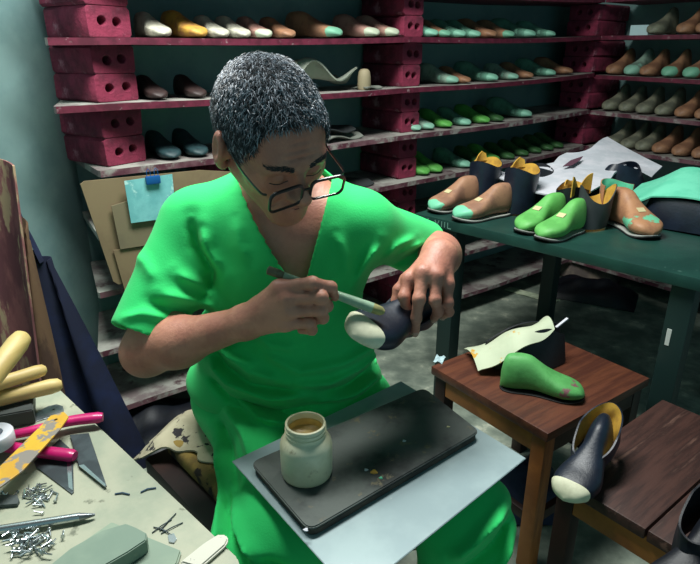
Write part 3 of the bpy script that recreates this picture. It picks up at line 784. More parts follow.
o = link('metal_tab', prism_me('metal_tab', [bz(u,v).xy for u,v in [(168,536),(174,534),(177,540),(174,544),(169,543)]], BZ+.0004, BZ+.002, bev=.0004), M_bright); setp(o, 'small silver metal tab beside the bent wires', 'metal piece')
for i, (u, v) in enumerate([(122,494),(148,490)]):
    me = tube_me('wire', [Vector((-.01,0,0)), Vector((0,.002,.0006)), Vector((.011,-.001,0))], .0012, 6); o = link('leather_shaving', me, mat('blue_shaving', rgb(60,84,104), rough=.7), loc=bz(u,v,.0014), rot=(0,0,.5*i)); setp(o, ['tiny dark blue leather shaving farther from the bench edge','tiny dark blue leather shaving nearest the bench edge'][i], 'shaving')
# ================================================================== hanging cloths at the left
M_pcl = mat('faded_pink_cloth', rgb(146,92,92), rgb(108,64,70), scale=5, rough=.9, stretch=(5,5,1), c3=rgb(176,150,120), s3=7, lo3=.52, hi3=.6)
M_tan_cl = mat('tan_cloth', rgb(120,92,70), rgb(84,62,52), scale=6, rough=.9, stretch=(4,4,1))
M_blue = mat('dark_blue_cloth', rgb(16,30,68), rgb(12,20,48), scale=6, rough=.85)
def hang(name, L0, R0, L1, R1, folds, amp, m, label, cat, sag=0, n=40):
    """cloth between an upper edge L0-R0 and a lower edge L1-R1 (world points)"""
    def f(a, b):
        t = Vector(L0).lerp(Vector(R0), a); q = Vector(L1).lerp(Vector(R1), a); p = t.lerp(q, b)
        p.y += amp*(.4+.6*b)*math.sin(a*folds*2*math.pi+2*b+.5*math.sin(b*6)); p.x += amp*.4*math.cos(a*folds*5+b*3)
        p.z += -sag*math.sin(a*math.pi)*(1-b)
        return p
    o = link(name, sheet_me(name, f, n, 40, .005), m); setp(o, label, cat); return o
hang('hanging_cloth', atY(-60,120,1.42), atY(10,166,1.40), atY(-60,430,1.36), atY(56,440,1.34), 2.5, .022, M_pcl, 'faded pink and brown cloth hanging at the left edge', 'cloth')
hang('hanging_cloth', atY(6,190,1.45), atY(32,240,1.45), atY(0,470,1.40), atY(76,470,1.40), 2, .016, M_tan_cl, 'brownish cloth hanging between the pink cloth and the blue cloth', 'cloth')
hang('blue_apron', atY(30,250,1.50), atY(54,262,1.52), atY(50,480,1.44), atY(150,470,1.48), 2, .022, M_blue, 'dark blue cloth hanging from the left wall below the strap', 'apron')
pts = [atY(-14,150,1.48), atY(4,172,1.48), atY(14,200,1.49), atY(28,232,1.5), atY(42,262,1.5)]
me = tube_me('blue_strap', catmull(pts, 6), .008, 8, (1.4,.4)); o = link('blue_strap', me, M_blue); setp(o, 'narrow dark blue strap curving down the left wall', 'strap')
# ================================================================== folders hanging behind the man
M_card = mat('brown_cardboard', rgb(140,122,92), rgb(126,108,82), scale=5, rough=.85)
M_card2 = mat('grey_cardboard', rgb(128,118,92), rgb(112,104,84), scale=5, rough=.85)
def pquad(pix, off):
    out = []
    for u, v in pix:
        # intersection of the ray with the plane parallel to the shelf front, off metres before it
        d = ray(u, v); n = Vector((AN.x, AN.y, 0)); p0 = onA(0, -off, 0); t = n.dot(p0-Vector((0,0,CH)))/n.dot(d); out.append(Vector((0,0,CH))+d*t)
    return out
def card(name, pix, off, th, m, label, cat, sub=0):
    o = link(name, outline_me(name, pquad(pix, off), th, sub=sub), m, smooth=False); setp(o, label, cat); return o
card('cardboard_sheet', [(80,184),(84,181),(200,170),(240,172),(236,268),(118,284),(113,281)], .03, .005, M_card, 'brown cardboard sheet propped behind the man at the left', 'cardboard')
card('paper_folder', [(111,206),(142,196),(205,186),(205,236),(120,249)], .046, .004, M_card2, 'grey-brown folder in front of the cardboard behind his shoulder', 'folder')
card('paper_folder', [(113,250),(205,240),(205,300),(150,300),(125,292)], .040, .004, M_card, 'tan folder below the other folder behind his sleeve', 'folder')
tp = card('paper_note', [(124,181),(172,174),(176,217),(131,223)], .06, .002, mat('teal_paper', rgb(132,206,206), rgb(112,188,190), scale=12, rough=.8, c3=rgb(190,236,230), s3=14), 'pale teal sheet of paper held by the blue clip', 'paper')
bc = pquad([(153,180)], .068)[0]
cl = empty('binder_clip', bc, ANG, 'small blue binder clip on the teal paper', 'clip')
M_bclip = mat('clip_blue', rgb(20,86,150), rough=.4)
link('clip_body', box_me('clip_body', .046, .012, .026, .004, 2, 'center'), M_bclip, cl)
for sx in (-1,1):
    link('clip_wire', tube_me('clip_wire', [(sx*.012-.006,0,.012),(sx*.012-.005,0,.03),(sx*.012,0,.036),(sx*.012+.005,0,.03),(sx*.012+.006,0,.012)], .0012, 6), M_bclip, cl)
# small lower shelf brackets seen left of the man are the lower shelf boards
# ================================================================== unfinished shoes
M_lt_tan = toe_mat('tan_last_mint_toe', rgb(172,128,100), rgb(146,108,88), rgb(120,206,166), x0=.212, patch=.74)
M_lt_green = toe_mat('bright_green_last', rgb(104,184,94), rgb(92,168,84), rgb(150,150,110), x0=.5, patch=.85)
M_lt_patch = toe_mat('green_last_worn', rgb(94,172,96), rgb(82,156,84), rgb(124,84,88), x0=.5, patch=.66)
M_lt_tan2 = toe_mat('tan_last_mint_patches', rgb(182,132,96), rgb(160,112,84), rgb(112,200,158), x0=.5, patch=.60)
M_toecap = mat('cream_toe', rgb(226,226,196), rgb(206,206,176), scale=20, rough=.6)
def shoe_root(name, toe, heel_dir, L, label, z, pitch=0, group=None, cat='shoe'):
    h = Vector((heel_dir[0], heel_dir[1], 0)).normalized(); org = Vector((toe.x, toe.y, z))+h*L
    rz = math.atan2(-h.y, -h.x)
    return empty(name, org, rz, label, cat, group, rot=(0, pitch, rz))
def shaft_me(x0, x1, hw, z0, z1, flare=1.1, arc=(0, 1), lean=0, wav=.006, n=48, m=14, topf=None, th=.003):
    cx = (x0+x1)/2; rx = (x1-x0)/2
    def f(a, b):
        t = 2*math.pi*(arc[0]+(arc[1]-arc[0])*a)
        g = 1+(flare-1)*b
        zt = z1+(topf(t) if topf else wav*math.sin(t*2+1))
        return (cx+rx*g*math.cos(t)+lean*b+.002*math.sin(t*5+b*6), hw*g*math.sin(t)+.002*math.sin(t*3+b*5), z0+(zt-z0)*b)
    return sheet_me('upper', f, n, m, th, True)
def make_last(root, L, W, H, m, side=1, neck=.35, z=.009, name='last'):
    return link(name, last_me(L, W, H, side=side, neck=neck, nlen=40, nr=28), m, root, loc=(0,0,z))
def make_sole(root, L, W, side=1):
    link('sole', sole_me(L, W, 0, .0045, .003, side=side), M_soleb, root); link('insole', sole_me(L, W, .0047, .0085, .001, side=side), M_welt, root)
def sticker(root, L, H, s=.58, side=1, W=.09):
    z0 = smooth_tab(HT, s)*H+.009; z1 = smooth_tab(HT, s+.06)*H+.009; a = math.atan2(z0-z1, .06*L)
    cy = side*.08*W*math.sin(s*math.pi*1.1-.4)
    link('sticker', box_me('sticker', .020, .026, .001, .0003, 1), M_tag, root, loc=(s*L+.006, cy, (z0+z1)/2+.0015), rot=(0, a, 0))
TZ = .75
def tt(u, v, z=TZ): return atZ(u, v, z)
HD = Vector((.83,.56,0))
# pair A: tan lasts with mint toes and tall navy shafts
for (u, v, sd, lab, hd) in ((431,214,-1,'tan shoe on last with mint toe and navy shaft, leftmost on the green table', Vector((.80,.60,0))), (454,222,1,'tan shoe on last with mint toe and navy shaft, second from left on the table', Vector((.88,.47,0)))):
    toe = tt(u, v); L = .25 if sd == 1 else .235
    r = shoe_root('unfinished_shoe', toe, hd, L, lab, TZ, group='unfinished shoes on the green table')
    make_sole(r, L, .092, sd); make_last(r, L, .095, .105, M_lt_tan, sd); sticker(r, L, .105, .6, sd)
    link('upper', shaft_me(-.088, .028, .053, .006, .157, 1.06, lean=-.012, topf=lambda t: .012*math.sin(t*2+1)), [M_navy, M_yel], r)
    # yellow lining flap standing out of the top
    def fl(a, b, sd=sd):
        x = -.075+.085*a; return (x-.012, -.036-.012*math.sin(a*3.1)+.03*b*(a-.3), .154+.036*b*(1-1.2*abs(a-.25))-.03*(1-b)*0)
    link('lining', sheet_me('lining', fl, 16, 8, .003), M_yel, r)
# pair B: bright green lasts
for (u, v, sd, lab, hd) in ((519,235,-1,'bright green shoe on last with black shaft, left one of the green pair', Vector((.78,.62,0))), (538,242,1,'bright green shoe on last with grey shaft and yellow lining, right of its pair', Vector((.80,.60,0)))):
    toe = tt(u, v); L = .225
    r = shoe_root('unfinished_shoe', toe, hd, L, lab, TZ, group='unfinished shoes on the green table')
    make_sole(r, L, .086, sd); make_last(r, L, .09, .10, M_lt_green, sd); sticker(r, L, .10, .56, sd, .09)
    if sd == -1:
        link('upper', shaft_me(-.10, .015, .046, .006, .118, 1.08, lean=-.012, topf=lambda t: .010*math.sin(t*2)), [M_black, M_yel], r)
        link('lining', sheet_me('lining', lambda a, b: (-.10+.05*a, -.03-.01*math.sin(a*3), .116+.018*b*math.sin(a*3.14)), 10, 5, .003), M_yel, r)
    else:
        M_gl = mat('grey_leather', rgb(52,58,60), rgb(44,50,52), rough=.6)
        link('upper', shaft_me(-.105, .01, .046, .006, .115, 1.12, lean=-.02, topf=lambda t: .026*math.cos(2*t+1.2)), [M_gl, M_yel], r)
        def fv(a, b):
            zz = .100+(.018+.05*abs(math.cos(a*math.pi)))*b
            return (-.10+.11*a, -.046-.012*math.sin(a*3.1), zz)
        link('lining', sheet_me('lining', fv, 18, 6, .003), M_yel, r)
        link('edge_trim', sheet_me('edge_trim', lambda a, b: (-.02-.05*a+.012*b, -.058-.012*math.sin(a*3), .02+.09*a), 12, 4, .003), mat('grey_lining', rgb(120,124,116), rough=.8), r)
# tan last with mint patches, toe towards the viewer
toe = tt(652,241); r = shoe_root('unfinished_shoe', toe, Vector((-.16,.98,0)), .24, 'tan shoe on last with mint patches, toe facing the viewer', TZ, group='unfinished shoes on the green table')
make_sole(r, .24, .105, 1); make_last(r, .24, .112, .115, M_lt_tan2, 1, neck=.3); sticker(r, .24, .115, .6, 1, .11)
link('upper', shaft_me(-.03, .07, .05, .03, .135, 1.05, arc=(.22,.78)), [M_lt_tan2, M_mint], r)
# navy shaft lying behind under the white pattern piece
def dome(name, c, rx, ry, h, m, label, cat, rz=0, arc=(0,.5), lean=0, topw=.6, inner=None, th=.004):
    o = empty(name, c, rz, label, cat)
    def f(a, b):
        t = 2*math.pi*(arc[0]+(arc[1]-arc[0])*a); g = 1-(1-topw)*b**1.6
        return (rx*g*math.cos(t)+lean*b, ry*g*math.sin(t), h*b+.01*math.sin(t*2)*b)
    link('shaft', sheet_me('shaft', f, 40, 16, th, True), [m, inner or m], o); return o
dome('leather_upper', tt(622,205)+Vector((0,.08,.001)), .12, .07, .135, M_navy, 'navy leather upper standing under the white pattern piece', 'shoe upper', .1, (-.02,.98), .02, .5)
dome('leather_upper', tt(536,205)+Vector((.02,.08,.001)), .075, .06, .125, M_black, 'black leather upper standing behind the green pair of shoes', 'shoe upper', .5, (0,.98), 0, .8)
def wf(pix, Yf): return [atY(u, v, Yf(u, v)) for u, v in pix]
pc = wf([(531,169),(556,165),(560,158),(566,152),(588,147),(610,138),(640,153),(662,165),(656,177),(631,166),(612,171),(600,183),(590,198),(566,196),(525,188),(487,174)], lambda u, v: 2.13+(185-v)*.0105+abs(u-600)*.0005)
o = link('foam_pattern', outline_me('foam_pattern', pc, .005, bend=lambda c: (0, .03*math.sin(c.x*18), .006*math.sin(c.x*25))), M_white); setp(o, 'large white foam pattern piece draped over the navy upper on the table', 'pattern piece')
pc = wf([(563,166),(571,160),(583,156),(580,160),(572,165)], lambda u, v: 2.11+(185-v)*.0105+abs(u-600)*.0005-.02)
o = link('foam_hole_patch', outline_me('foam_hole_patch', pc, .003), mat('hole_maroon', rgb(96,60,76), rough=.7)); setp(o, 'small dark maroon patch standing in for a hole in the white foam pattern', 'leather')  # dark patch put in for the foam's hole, with maroon showing through
# mint cloth over a navy box-like upper at the right of the table
ub = tt(692,236); o = empty('leather_upper', ub+Vector((.04,.09,0)), TA, 'dark navy leather upper lying under the mint sheet at the right', 'shoe upper')
def bf(a, b):
    t = 2*math.pi*a; e = .5; x = .16*abs(math.cos(t))**e*math.copysign(1, math.cos(t)); y = .085*abs(math.sin(t))**e*math.copysign(1, math.sin(t)); g = 1-.2*b*b
    return (x*g+.01*math.sin(b*3), y*g, .003+.095*b+.008*math.sin(a*9))
link('shaft', sheet_me('shaft', bf, 48, 12, .004), M_navy, o)
def mf(a, b):
    zz = .858+.030*b+.030*math.exp(-((a-.40)/.2)**2)*b-.008*math.sin(a*8)*(1-b)-.075*max(0, .3-a)/.3*(1-.3*b)
    c = ub+Vector((.04,.09,0)); q = TD*(-.235+a*.42)+TN*(-.085+b*.26)
    return (c.x+q.x, c.y+q.y, zz)
o = link('mint_sheet', sheet_me('mint_sheet', mf, 34, 14, .005), mat('mint_sheet', rgb(122,226,190), rgb(104,212,176), scale=8, rough=.75)); setp(o, 'mint green leather sheet draped over the navy upper at the right', 'leather sheet')
# ---- covered boots with cream toe piece
def lasted_boot(name, M, label, L=.25, leather=M_navy, lining=M_yel, cap=True, shaft=True, group=None, zt=.14):
    o = bpy.data.objects.new(name, None); COL.objects.link(o); o.matrix_world = M; setp(o, label, 'shoe', group); o.empty_display_size = .05
    make_last(o, L, .092, .11, leather, 1, neck=.45, z=0, name='lasted_leather')
    if cap:
        m = last_me(L*1.012, .092, .11, nlen=60, nr=28, neck=.45, grow=.0022)
        bm = bmesh.new(); bm.from_mesh(m); bmesh.ops.bisect_plane(bm, geom=bm.verts[:]+bm.edges[:]+bm.faces[:], plane_co=(L*.91,0,0), plane_no=(1,0,.08), clear_inner=True)
        ed = [e for e in bm.edges if e.is_boundary]; bmesh.ops.contextual_create(bm, geom=ed)
        link('toe_piece', bm_me('toe_piece', bm), M_toecap, o, loc=(0,0,-.001))
    if shaft:
        def tf(t): return -.055*max(0, math.cos(t))**1.2+.012*math.cos(2*t)
        link('shaft', shaft_me(-.014, .135, .038, .035, zt, 1.08, topf=tf, lean=-.004, th=.0035), [leather, lining], o)
    return o
def frame(heel, toe, up=(0,0,1)):
    x = (Vector(toe)-Vector(heel)).normalized(); z = Vector(up); z = (z-x*z.dot(x)).normalized(); y = z.cross(x)
    M = Matrix((x, y, z)).transposed().to_4x4(); M.translation = Vector(heel); return M
lasted_boot('lasted_boot', frame(atZ(602,452,.455)+Vector((0,0,.004)), atZ(562,505,.452)), 'navy boot with cream toe and yellow lined opening on the corner of the plank stool', L=.215, zt=.102)
lasted_boot('lasted_boot', frame(atZ(716,548,.452), atZ(672,590,.452)), 'black boot at the bottom right corner on the plank stool', L=.24, leather=M_black, lining=M_black, cap=False)
# ---- stool: worn green last with black upper behind
toe = atZ(584,401,SZ); hv = (atZ(500,386,SZ)-toe)
r = shoe_root('unfinished_shoe', toe, hv, .215, 'worn green last with brown patches on the brown stool', SZ)
link('sole', sole_me(.215, .085, 0, .004, .001), M_soleb, r); make_last(r, .215, .09, .098, M_lt_patch, 1, neck=.22, z=.0042)
o = empty('leather_upper', atZ(530,372,SZ)+Vector((0,.06,0)), .12, 'black leather upper with cream lining behind the green last on the stool', 'shoe upper')
def uf(a, b):
    x = -.125+.24*a; top = .055+.06*math.sin(min(1, a*1.15)*math.pi*.62)**1.5-.05*max(0, a-.8)*2
    return (x*(1-.12*b), -.02-.05*math.sin(a*math.pi)*(1-b*.75), .003+top*b)
link('shaft', sheet_me('shaft', uf, 30, 12, .004), M_black, o)
def uf2(a, b):
    x = -.125+.24*a; top = .06+.05*math.sin(min(1, a*1.15)*math.pi*.62)
    return (x*(1-.1*b), .02+.035*math.sin(a*math.pi)*(1-b*.6), .003+top*b)
link('shaft', sheet_me('shaft', uf2, 30, 12, .004), M_black, o)
def lf(a, b):
    x = -.16+.225*a; return (x, -.055*math.sin(a*3)*.6-.062*(1-.6*a)+.115*b*(1.15-a*.5), .014+.105*a**.75+.02*math.sin(b*3.1)-.01*math.sin(a*9))
link('lining', sheet_me('lining', lf, 26, 10, .004), mat('cream_yellow', rgb(196,204,176), rgb(186,196,168), scale=10, rough=.7, c3=rgb(204,156,60), s3=16, lo3=.60, hi3=.63), o)
link('tab', box_me('tab', .045, .008, .004, .001), M_white, o, loc=(.10,.0,.118), rot=(0,-.5,.3))
# ---- things on the floor under the table and at the right
def floor_sheet(name, u, v, w, d, h, m, label, cat, rz=0, amp=.02, n=22):
    c = atZ(u, v, 0)
    def f(a, b):
        x = (a-.5)*w; y = (b-.5)*d; rr = max(0, 1-(2*a-1)**2)*max(0, 1-(2*b-1)**2)
        return (c.x+math.cos(rz)*x-math.sin(rz)*y, c.y+math.sin(rz)*x+math.cos(rz)*y, .006+h*rr**.6+amp*rr**.5*(math.sin(a*17+b*5)*.5+math.sin(b*13-a*9)*.5+.6))
    o = link(name, sheet_me(name, f, n, n, .005), m); setp(o, label, cat)
floor_sheet('paper_sack', 588, 276, .36, .2, .15, mat('sack', rgb(128,116,104), rgb(96,86,82), scale=12, rough=.9), 'crumpled pale sack on the floor behind the far table leg', 'sack', -.6, .03)
floor_sheet('leather_heap', 590, 296, .48, .28, .08, M_black, 'heap of black leather on the floor under the table', 'leather', -.5, .02)
floor_sheet('leather_offcut', 531, 296, .30, .06, .0, M_cream, 'curved pale leather offcut lying on the floor by the table leg', 'leather', -.75, .004)
floor_sheet('dark_bag', 520, 500, .26, .22, .12, mat('blue_bag', rgb(36,50,84), rgb(26,34,60), scale=8, rough=.7), 'dark blue crumpled bag on the floor behind the plate corner', 'bag', 0, .03)
floor_sheet('dark_bag', 130, 430, .5, .4, .04, M_black, 'black crumpled bag on the floor between the seat and the bench', 'bag', 0, .03)

o = link('paper_scrap', outline_me('paper_scrap', [atZ(u,v,SZ+.004) for u,v in ((433,361),(437,355),(446,357),(442,363))], .001, bend=lambda c: (0,0,.004*math.sin(c.x*300))), mat('blue_white_paper', rgb(176,200,206), rough=.7)); setp(o, 'tiny pale blue paper scrap on the left corner of the brown stool', 'paper')

floor_sheet('gap_darkener', 215, 560, .34, .42, .16, M_black, 'added black sheet that darkens the floor gap under the edge of the seat', 'sack', -.8, .02)  # added black heap, darkens the pale floor gap between bench and seat
# ================================================================== the shoemaker
def A(*v): return np.array(v, float)
def aY(u, v, y): p = atY(u, v, y); return A(p.x, p.y, p.z)
HEADC = aY(272, 137, 1.005)
yaw, pit, rol = R(36), R(31), R(9)
f_ = A(math.sin(yaw)*math.cos(pit), -math.cos(yaw)*math.cos(pit), -math.sin(pit))
l_ = A(math.cos(yaw), math.sin(yaw), 0)                    # his left
up_ = np.cross(l_, f_); up_ = up_ if up_[2] > 0 else -up_
l2 = l_*math.cos(rol)+up_*math.sin(rol); up2 = np.cross(l2, f_); up2 = up2 if up2[2] > 0 else -up2
HM = Matrix(((-l2[0], f_[0], up2[0], HEADC[0]), (-l2[1], f_[1], up2[1], HEADC[1]), (-l2[2], f_[2], up2[2], HEADC[2]), (0,0,0,1)))   # X right, Y face, Z crown
HS = 1.0
def hw(x, y, z): p = HM @ Vector((x,y,z)); return A(*p)
E = Ell; Cn = Cone
cran = U([E((0,-.018,.027),(.078,.097,.085)), E((0,.045,.025),(.062,.046,.055))], .03)
face = U([cran,
    E((0,.042,-.03),(.057,.052,.062)), E((.040,.055,-.024),(.026,.026,.020)), E((-.040,.055,-.024),(.026,.026,.020)),
    Cn((.050,.0,-.045),(.014,.068,-.100),.024,.020), Cn((-.050,.0,-.045),(-.014,.068,-.100),.024,.020),
    E((0,.078,-.101),(.022,.019,.017)), E((0,.078,-.066),(.031,.022,.024)),
    Cn((-.034,.083,.016),(.034,.083,.016),.013)], .028)
nose = U([Cn((0,.092,.006),(0,.121,-.030),.0085,.0120), E((.012,.104,-.036),(.0095,.011,.0085)), E((-.012,.104,-.036),(.0095,.011,.0085)), E((0,.114,-.034),(.012,.011,.010))], .010)
face = U([face, nose], .012)
sock = U([E((.031,.108,-.004),(.021,.022,.014)), E((-.031,.108,-.004),(.021,.022,.014))], 0)
class SubN(Node):
    def __init__(s, a, b, k): s.a = a; s.b = b; s.k = k; s.c = a.c; s.r = a.r
    def __call__(s, P, bc=None, br=0):
        f = s.far(bc, br)
        if f is not None: return f
        return smax(s.a(P, bc, br)+np.zeros(len(P)), -(s.b(P)), s.k)
face = SubN(face, sock, .014)
lids = U([E((.031,.079,-.006),(.0155,.0145,.0125)), E((-.031,.079,-.006),(.0155,.0145,.0125))], 0)
face = U([face, lids], .004)
lips = U([Cn((-.020,.092,-.063),(.020,.092,-.063),.0055), Cn((-.017,.092,-.073),(.017,.092,-.073),.0065), Cn((0,.098,-.063),(0,.098,-.073),.005)], .004)
face = U([face, lips], .006)
def ear(sx):
    M = np.array(Matrix.Rotation(sx*R(-18), 3, 'Z') @ Matrix.Rotation(R(-10), 3, 'X'))
    outer = E((sx*.088,-.010,-.008),(.0115,.022,.036), M); cut = E((sx*.101,-.005,.000),(.009,.013,.023), M)
    return U([SubN(outer, cut, .006), E((sx*.085,-.004,-.036),(.008,.010,.010)), E((sx*.079,.002,-.008),(.009,.008,.014))], .006)
face = U([face, ear(1), ear(-1)], .007)
# creases: mouth folds
fold = U([Cn((.022,.100,-.035),(.034,.082,-.068),.0018), Cn((-.022,.100,-.035),(-.034,.082,-.068),.0018), Cn((-.019,.1,-.068),(.019,.1,-.068),.0012)]+[Cn((-.03,.094-.004*j,.034+.011*j),(.03,.094-.004*j,.034+.011*j),.0012) for j in range(3)], 0)
face = SubN(face, fold, .005)
head = XF(face, HM)
C7 = A(-.135,1.17,1.055)
neck = U([Cn(hw(0,-.04,-.035), C7, .054, .060), Cn(hw(0,-.018,-.05), A(-.135,1.12,1.0), .040, .050)], .025)
SR = A(-.305,1.115,.985); SL = A(.038,1.115,.980)
ER = aY(146,352,.99); WR = aY(246,322,.915)
EL = A(.198,1.285,.87); WLm = aY(439,257,1.02)
torso = U([Cn(SR+A(.05,0,-.01), SL-A(.05,0,.01), .062), E((-.135,1.13,.90),(.150,.105,.17)), E((-.13,1.18,.68),(.130,.10,.16)), E((-.12,1.24,.57),(.13,.10,.09)),
    Cn(C7, SR+A(.06,0,.02), .05, .04), Cn(C7, SL+A(-.06,0,.02), .05, .04)], .05)
armR = U([Cn(SR, ER+(SR-ER)*.3, .043,.042), Cn(ER+(SR-ER)*.35, ER, .045,.040), Cn(ER, ER+(WR-ER)*.35, .041,.042), Cn(ER+(WR-ER)*.35, WR, .041,.0265)], .03)
armL = U([Cn(SL, EL, .040,.041), Cn(EL, EL+(WLm-EL)*.35, .042,.043), Cn(EL+(WLm-EL)*.35, WLm, .042,.029)], .03)
def finger(pts, rs): return U([Cn(a, b, ra, rb) for a, b, ra, rb in zip(pts, pts[1:], rs, rs[1:])]+[E(p, (r*1.08,)*3) for p, r in zip(pts[1:-1], rs[1:-1])], .004)
class Hand(Node):
    def __init__(s, palm, fingers): 
        s.p = palm; s.f = fingers; u = U([palm]+fingers); s.c = u.c; s.r = u.r
    def __call__(s, P, bc=None, br=0):
        f = s.far(bc, br)
        if f is not None: return f
        pd = s.p(P, bc, br); d = pd
        for n in s.f: d = np.minimum(d, smin(pd, n(P, bc, br), .010))
        return d
# right hand: back of the hand towards the viewer, closed round the brush
RM = [aY(279,288,.880), aY(287,298,.870), aY(289,311,.868), aY(285,324,.874)]
palmR = U([Cn(WR, RM[0], .024,.0135), Cn(WR, RM[1], .024,.0140), Cn(WR, RM[2], .024,.0135), Cn(WR, RM[3], .024,.0125), Cn(WR+A(.01,.01,.0), aY(276,305,.905), .022,.018)], .014)
fR = [finger([RM[0], aY(312,283,.864), aY(331,287,.877), aY(335,297,.893)], [.0115,.0102,.0088,.0075]),
      finger([RM[1], aY(321,297,.858), aY(327,306,.876), aY(317,311,.894)], [.0118,.0105,.0092,.008]),
      finger([RM[2], aY(320,310,.860), aY(323,318,.878), aY(311,321,.895)], [.0112,.0100,.0088,.0078]),
      finger([RM[3], aY(309,323,.866), aY(312,330,.882), aY(301,330,.897)], [.0102,.0090,.0080,.0070]),
      finger([aY(262,304,.915), aY(290,292,.922), aY(315,286,.914), aY(332,290,.903)], [.0165,.0125,.0108,.009])]
handR = Hand(palmR, fR)
LM = [aY(409,279,.972), aY(423,273,.958), aY(436,276,.955), aY(447,284,.966)]
palmL = U([Cn(WLm, m, .026, r) for m, r in zip(LM, (.0135,.014,.0135,.0125))]+[Cn(WLm, aY(420,284,1.0), .022,.016)], .014)
fL = [finger([LM[0], aY(404,297,.950), aY(406,308,.956), aY(409,316,.966)], [.0112,.0100,.0088,.0075]),
      finger([LM[1], aY(419,299,.932), aY(416,318,.938), aY(415,332,.952)], [.0118,.0104,.0092,.0078]),
      finger([LM[2], aY(435,300,.934), aY(438,312,.952), aY(434,318,.972)], [.0112,.0100,.0088,.0076]),
      finger([LM[3], aY(448,303,.950), aY(449,312,.968), aY(443,316,.986)], [.0102,.0090,.0080,.0070]),
      finger([aY(425,270,1.0), aY(407,280,1.002), aY(399,290,.995), aY(395,302,.985)], [.0165,.0125,.0105,.0088])]
handL = Hand(palmL, fL)
HPR = A(-.205,1.24,.545); HPL = A(-.04,1.24,.545)
KR = A(-.118,.80,.515); KL_ = A(.205,.86,.515); AR_ = A(-.12,.80,.10); AL_ = A(.19,.84,.10)
legs = U([Cn(HPR,KR,.055,.045), Cn(HPL,KL_,.055,.045), Cn(KR,AR_,.050,.036), Cn(KL_,AL_,.050,.036)], .03)
feet = U([Cn(AR_+A(0,.02,-.05), AR_+A(-.02,-.15,-.075), .036,.022), Cn(AL_+A(0,.02,-.05), AL_+A(.02,-.15,-.075), .036,.022)], .03)
body = U([torso, neck], .03); body = U([body, head], .010)
body = U([body, armR, armL], .03); body = U([body, handR], .012); body = U([body, handL], .012)
body = U([body, legs, feet], .03)
M_skin = mat('skin', rgb(198,138,116), rgb(180,120,102), scale=14, rough=.48, bump=.0012, bscale=130, sss=.04)
bme = nets('person', body, (-.56,.55,-.02), (.36,1.44,1.34), .003)
pman = link('person', bme, M_skin, smooth=True, angle=180)
setp(pman, 'seated man in a bright green shirt and glasses brushing glue onto a shoe', 'person')
# ---------------- shirt
def wrinkle(P): return vnoise(P, 9, 1)*.0030+vnoise(P, 24, 3)*.0012
uR = (SR-ER)/np.linalg.norm(SR-ER); uL = (SL-EL)/np.linalg.norm(SL-EL)
E2 = A(0, ST, CT)        # folds run over the front of the clothes, measured across x and a tilted up direction
def fpx(u, v, pan_=False):
    t = 1.09 if pan_ else 1.06+max(0, v-282)*.0011
    return np.array(((u-350)/F*t, (282-v)/F*t+CH*CT))
def prep(folds, pan_=False):
    out = []
    for pts, w, amp in folds:
        q = [fpx(*p, pan_) for p in pts]; c = sum(q)/len(q); out.append((q, w, amp*(2.3 if pan_ else 2.0), c, max(np.linalg.norm(x-c) for x in q)+3*w))
    return out
def ridges(P, folds, ymax=1.16):
    o = np.zeros(len(P))
    if not len(P): return o
    X = np.stack([P[:,0], P@E2], 1); xc = X.mean(0); xr = np.linalg.norm(X-xc, axis=1).max()
    for pts, w, amp, c, r in folds:
        if np.linalg.norm(c-xc) > r+xr: continue
        best = None
        for a, b in zip(pts, pts[1:]):
            ba = b-a; t = np.clip((X-a)@ba/(ba@ba), 0, 1); q = np.linalg.norm(X-a-t[:,None]*ba, axis=1)
            best = q if best is None else np.minimum(best, q)
        e = np.minimum(np.linalg.norm(X-pts[0], axis=1), np.linalg.norm(X-pts[-1], axis=1))
        o += amp*np.exp(-(best/w)**1.6)*np.clip(e/.03+.15, 0, 1)
    return o/(1+np.exp((P[:,1]-ymax)/.012))
def near(P, d, fn, lim=.05):
    o = np.zeros(len(P)); m = np.abs(d) < lim
    if m.any(): o[m] = fn(P[m])
    return o
tor2 = U([Cn(SR+A(.03,0,0), SL-A(.03,0,0), .070), E((-.135,1.125,.89),(.172,.128,.18)), E((-.145,1.165,.71),(.188,.145,.17)), E((-.150,1.205,.60),(.222,.155,.095)),
    Cn(C7+A(0,.0,.0), SR+A(.04,0,.010), .064, .052), Cn(C7+A(0,0,.0), SL+A(-.04,0,.012), .064, .052)], .045)
sl1 = Cn(SR, ER+uR*.035+A(-.004,0,0), .062, .074); sl2 = Cn(SL, EL+uL*.05, .056, .064)
outer = U([tor2, sl1, sl2], .035)
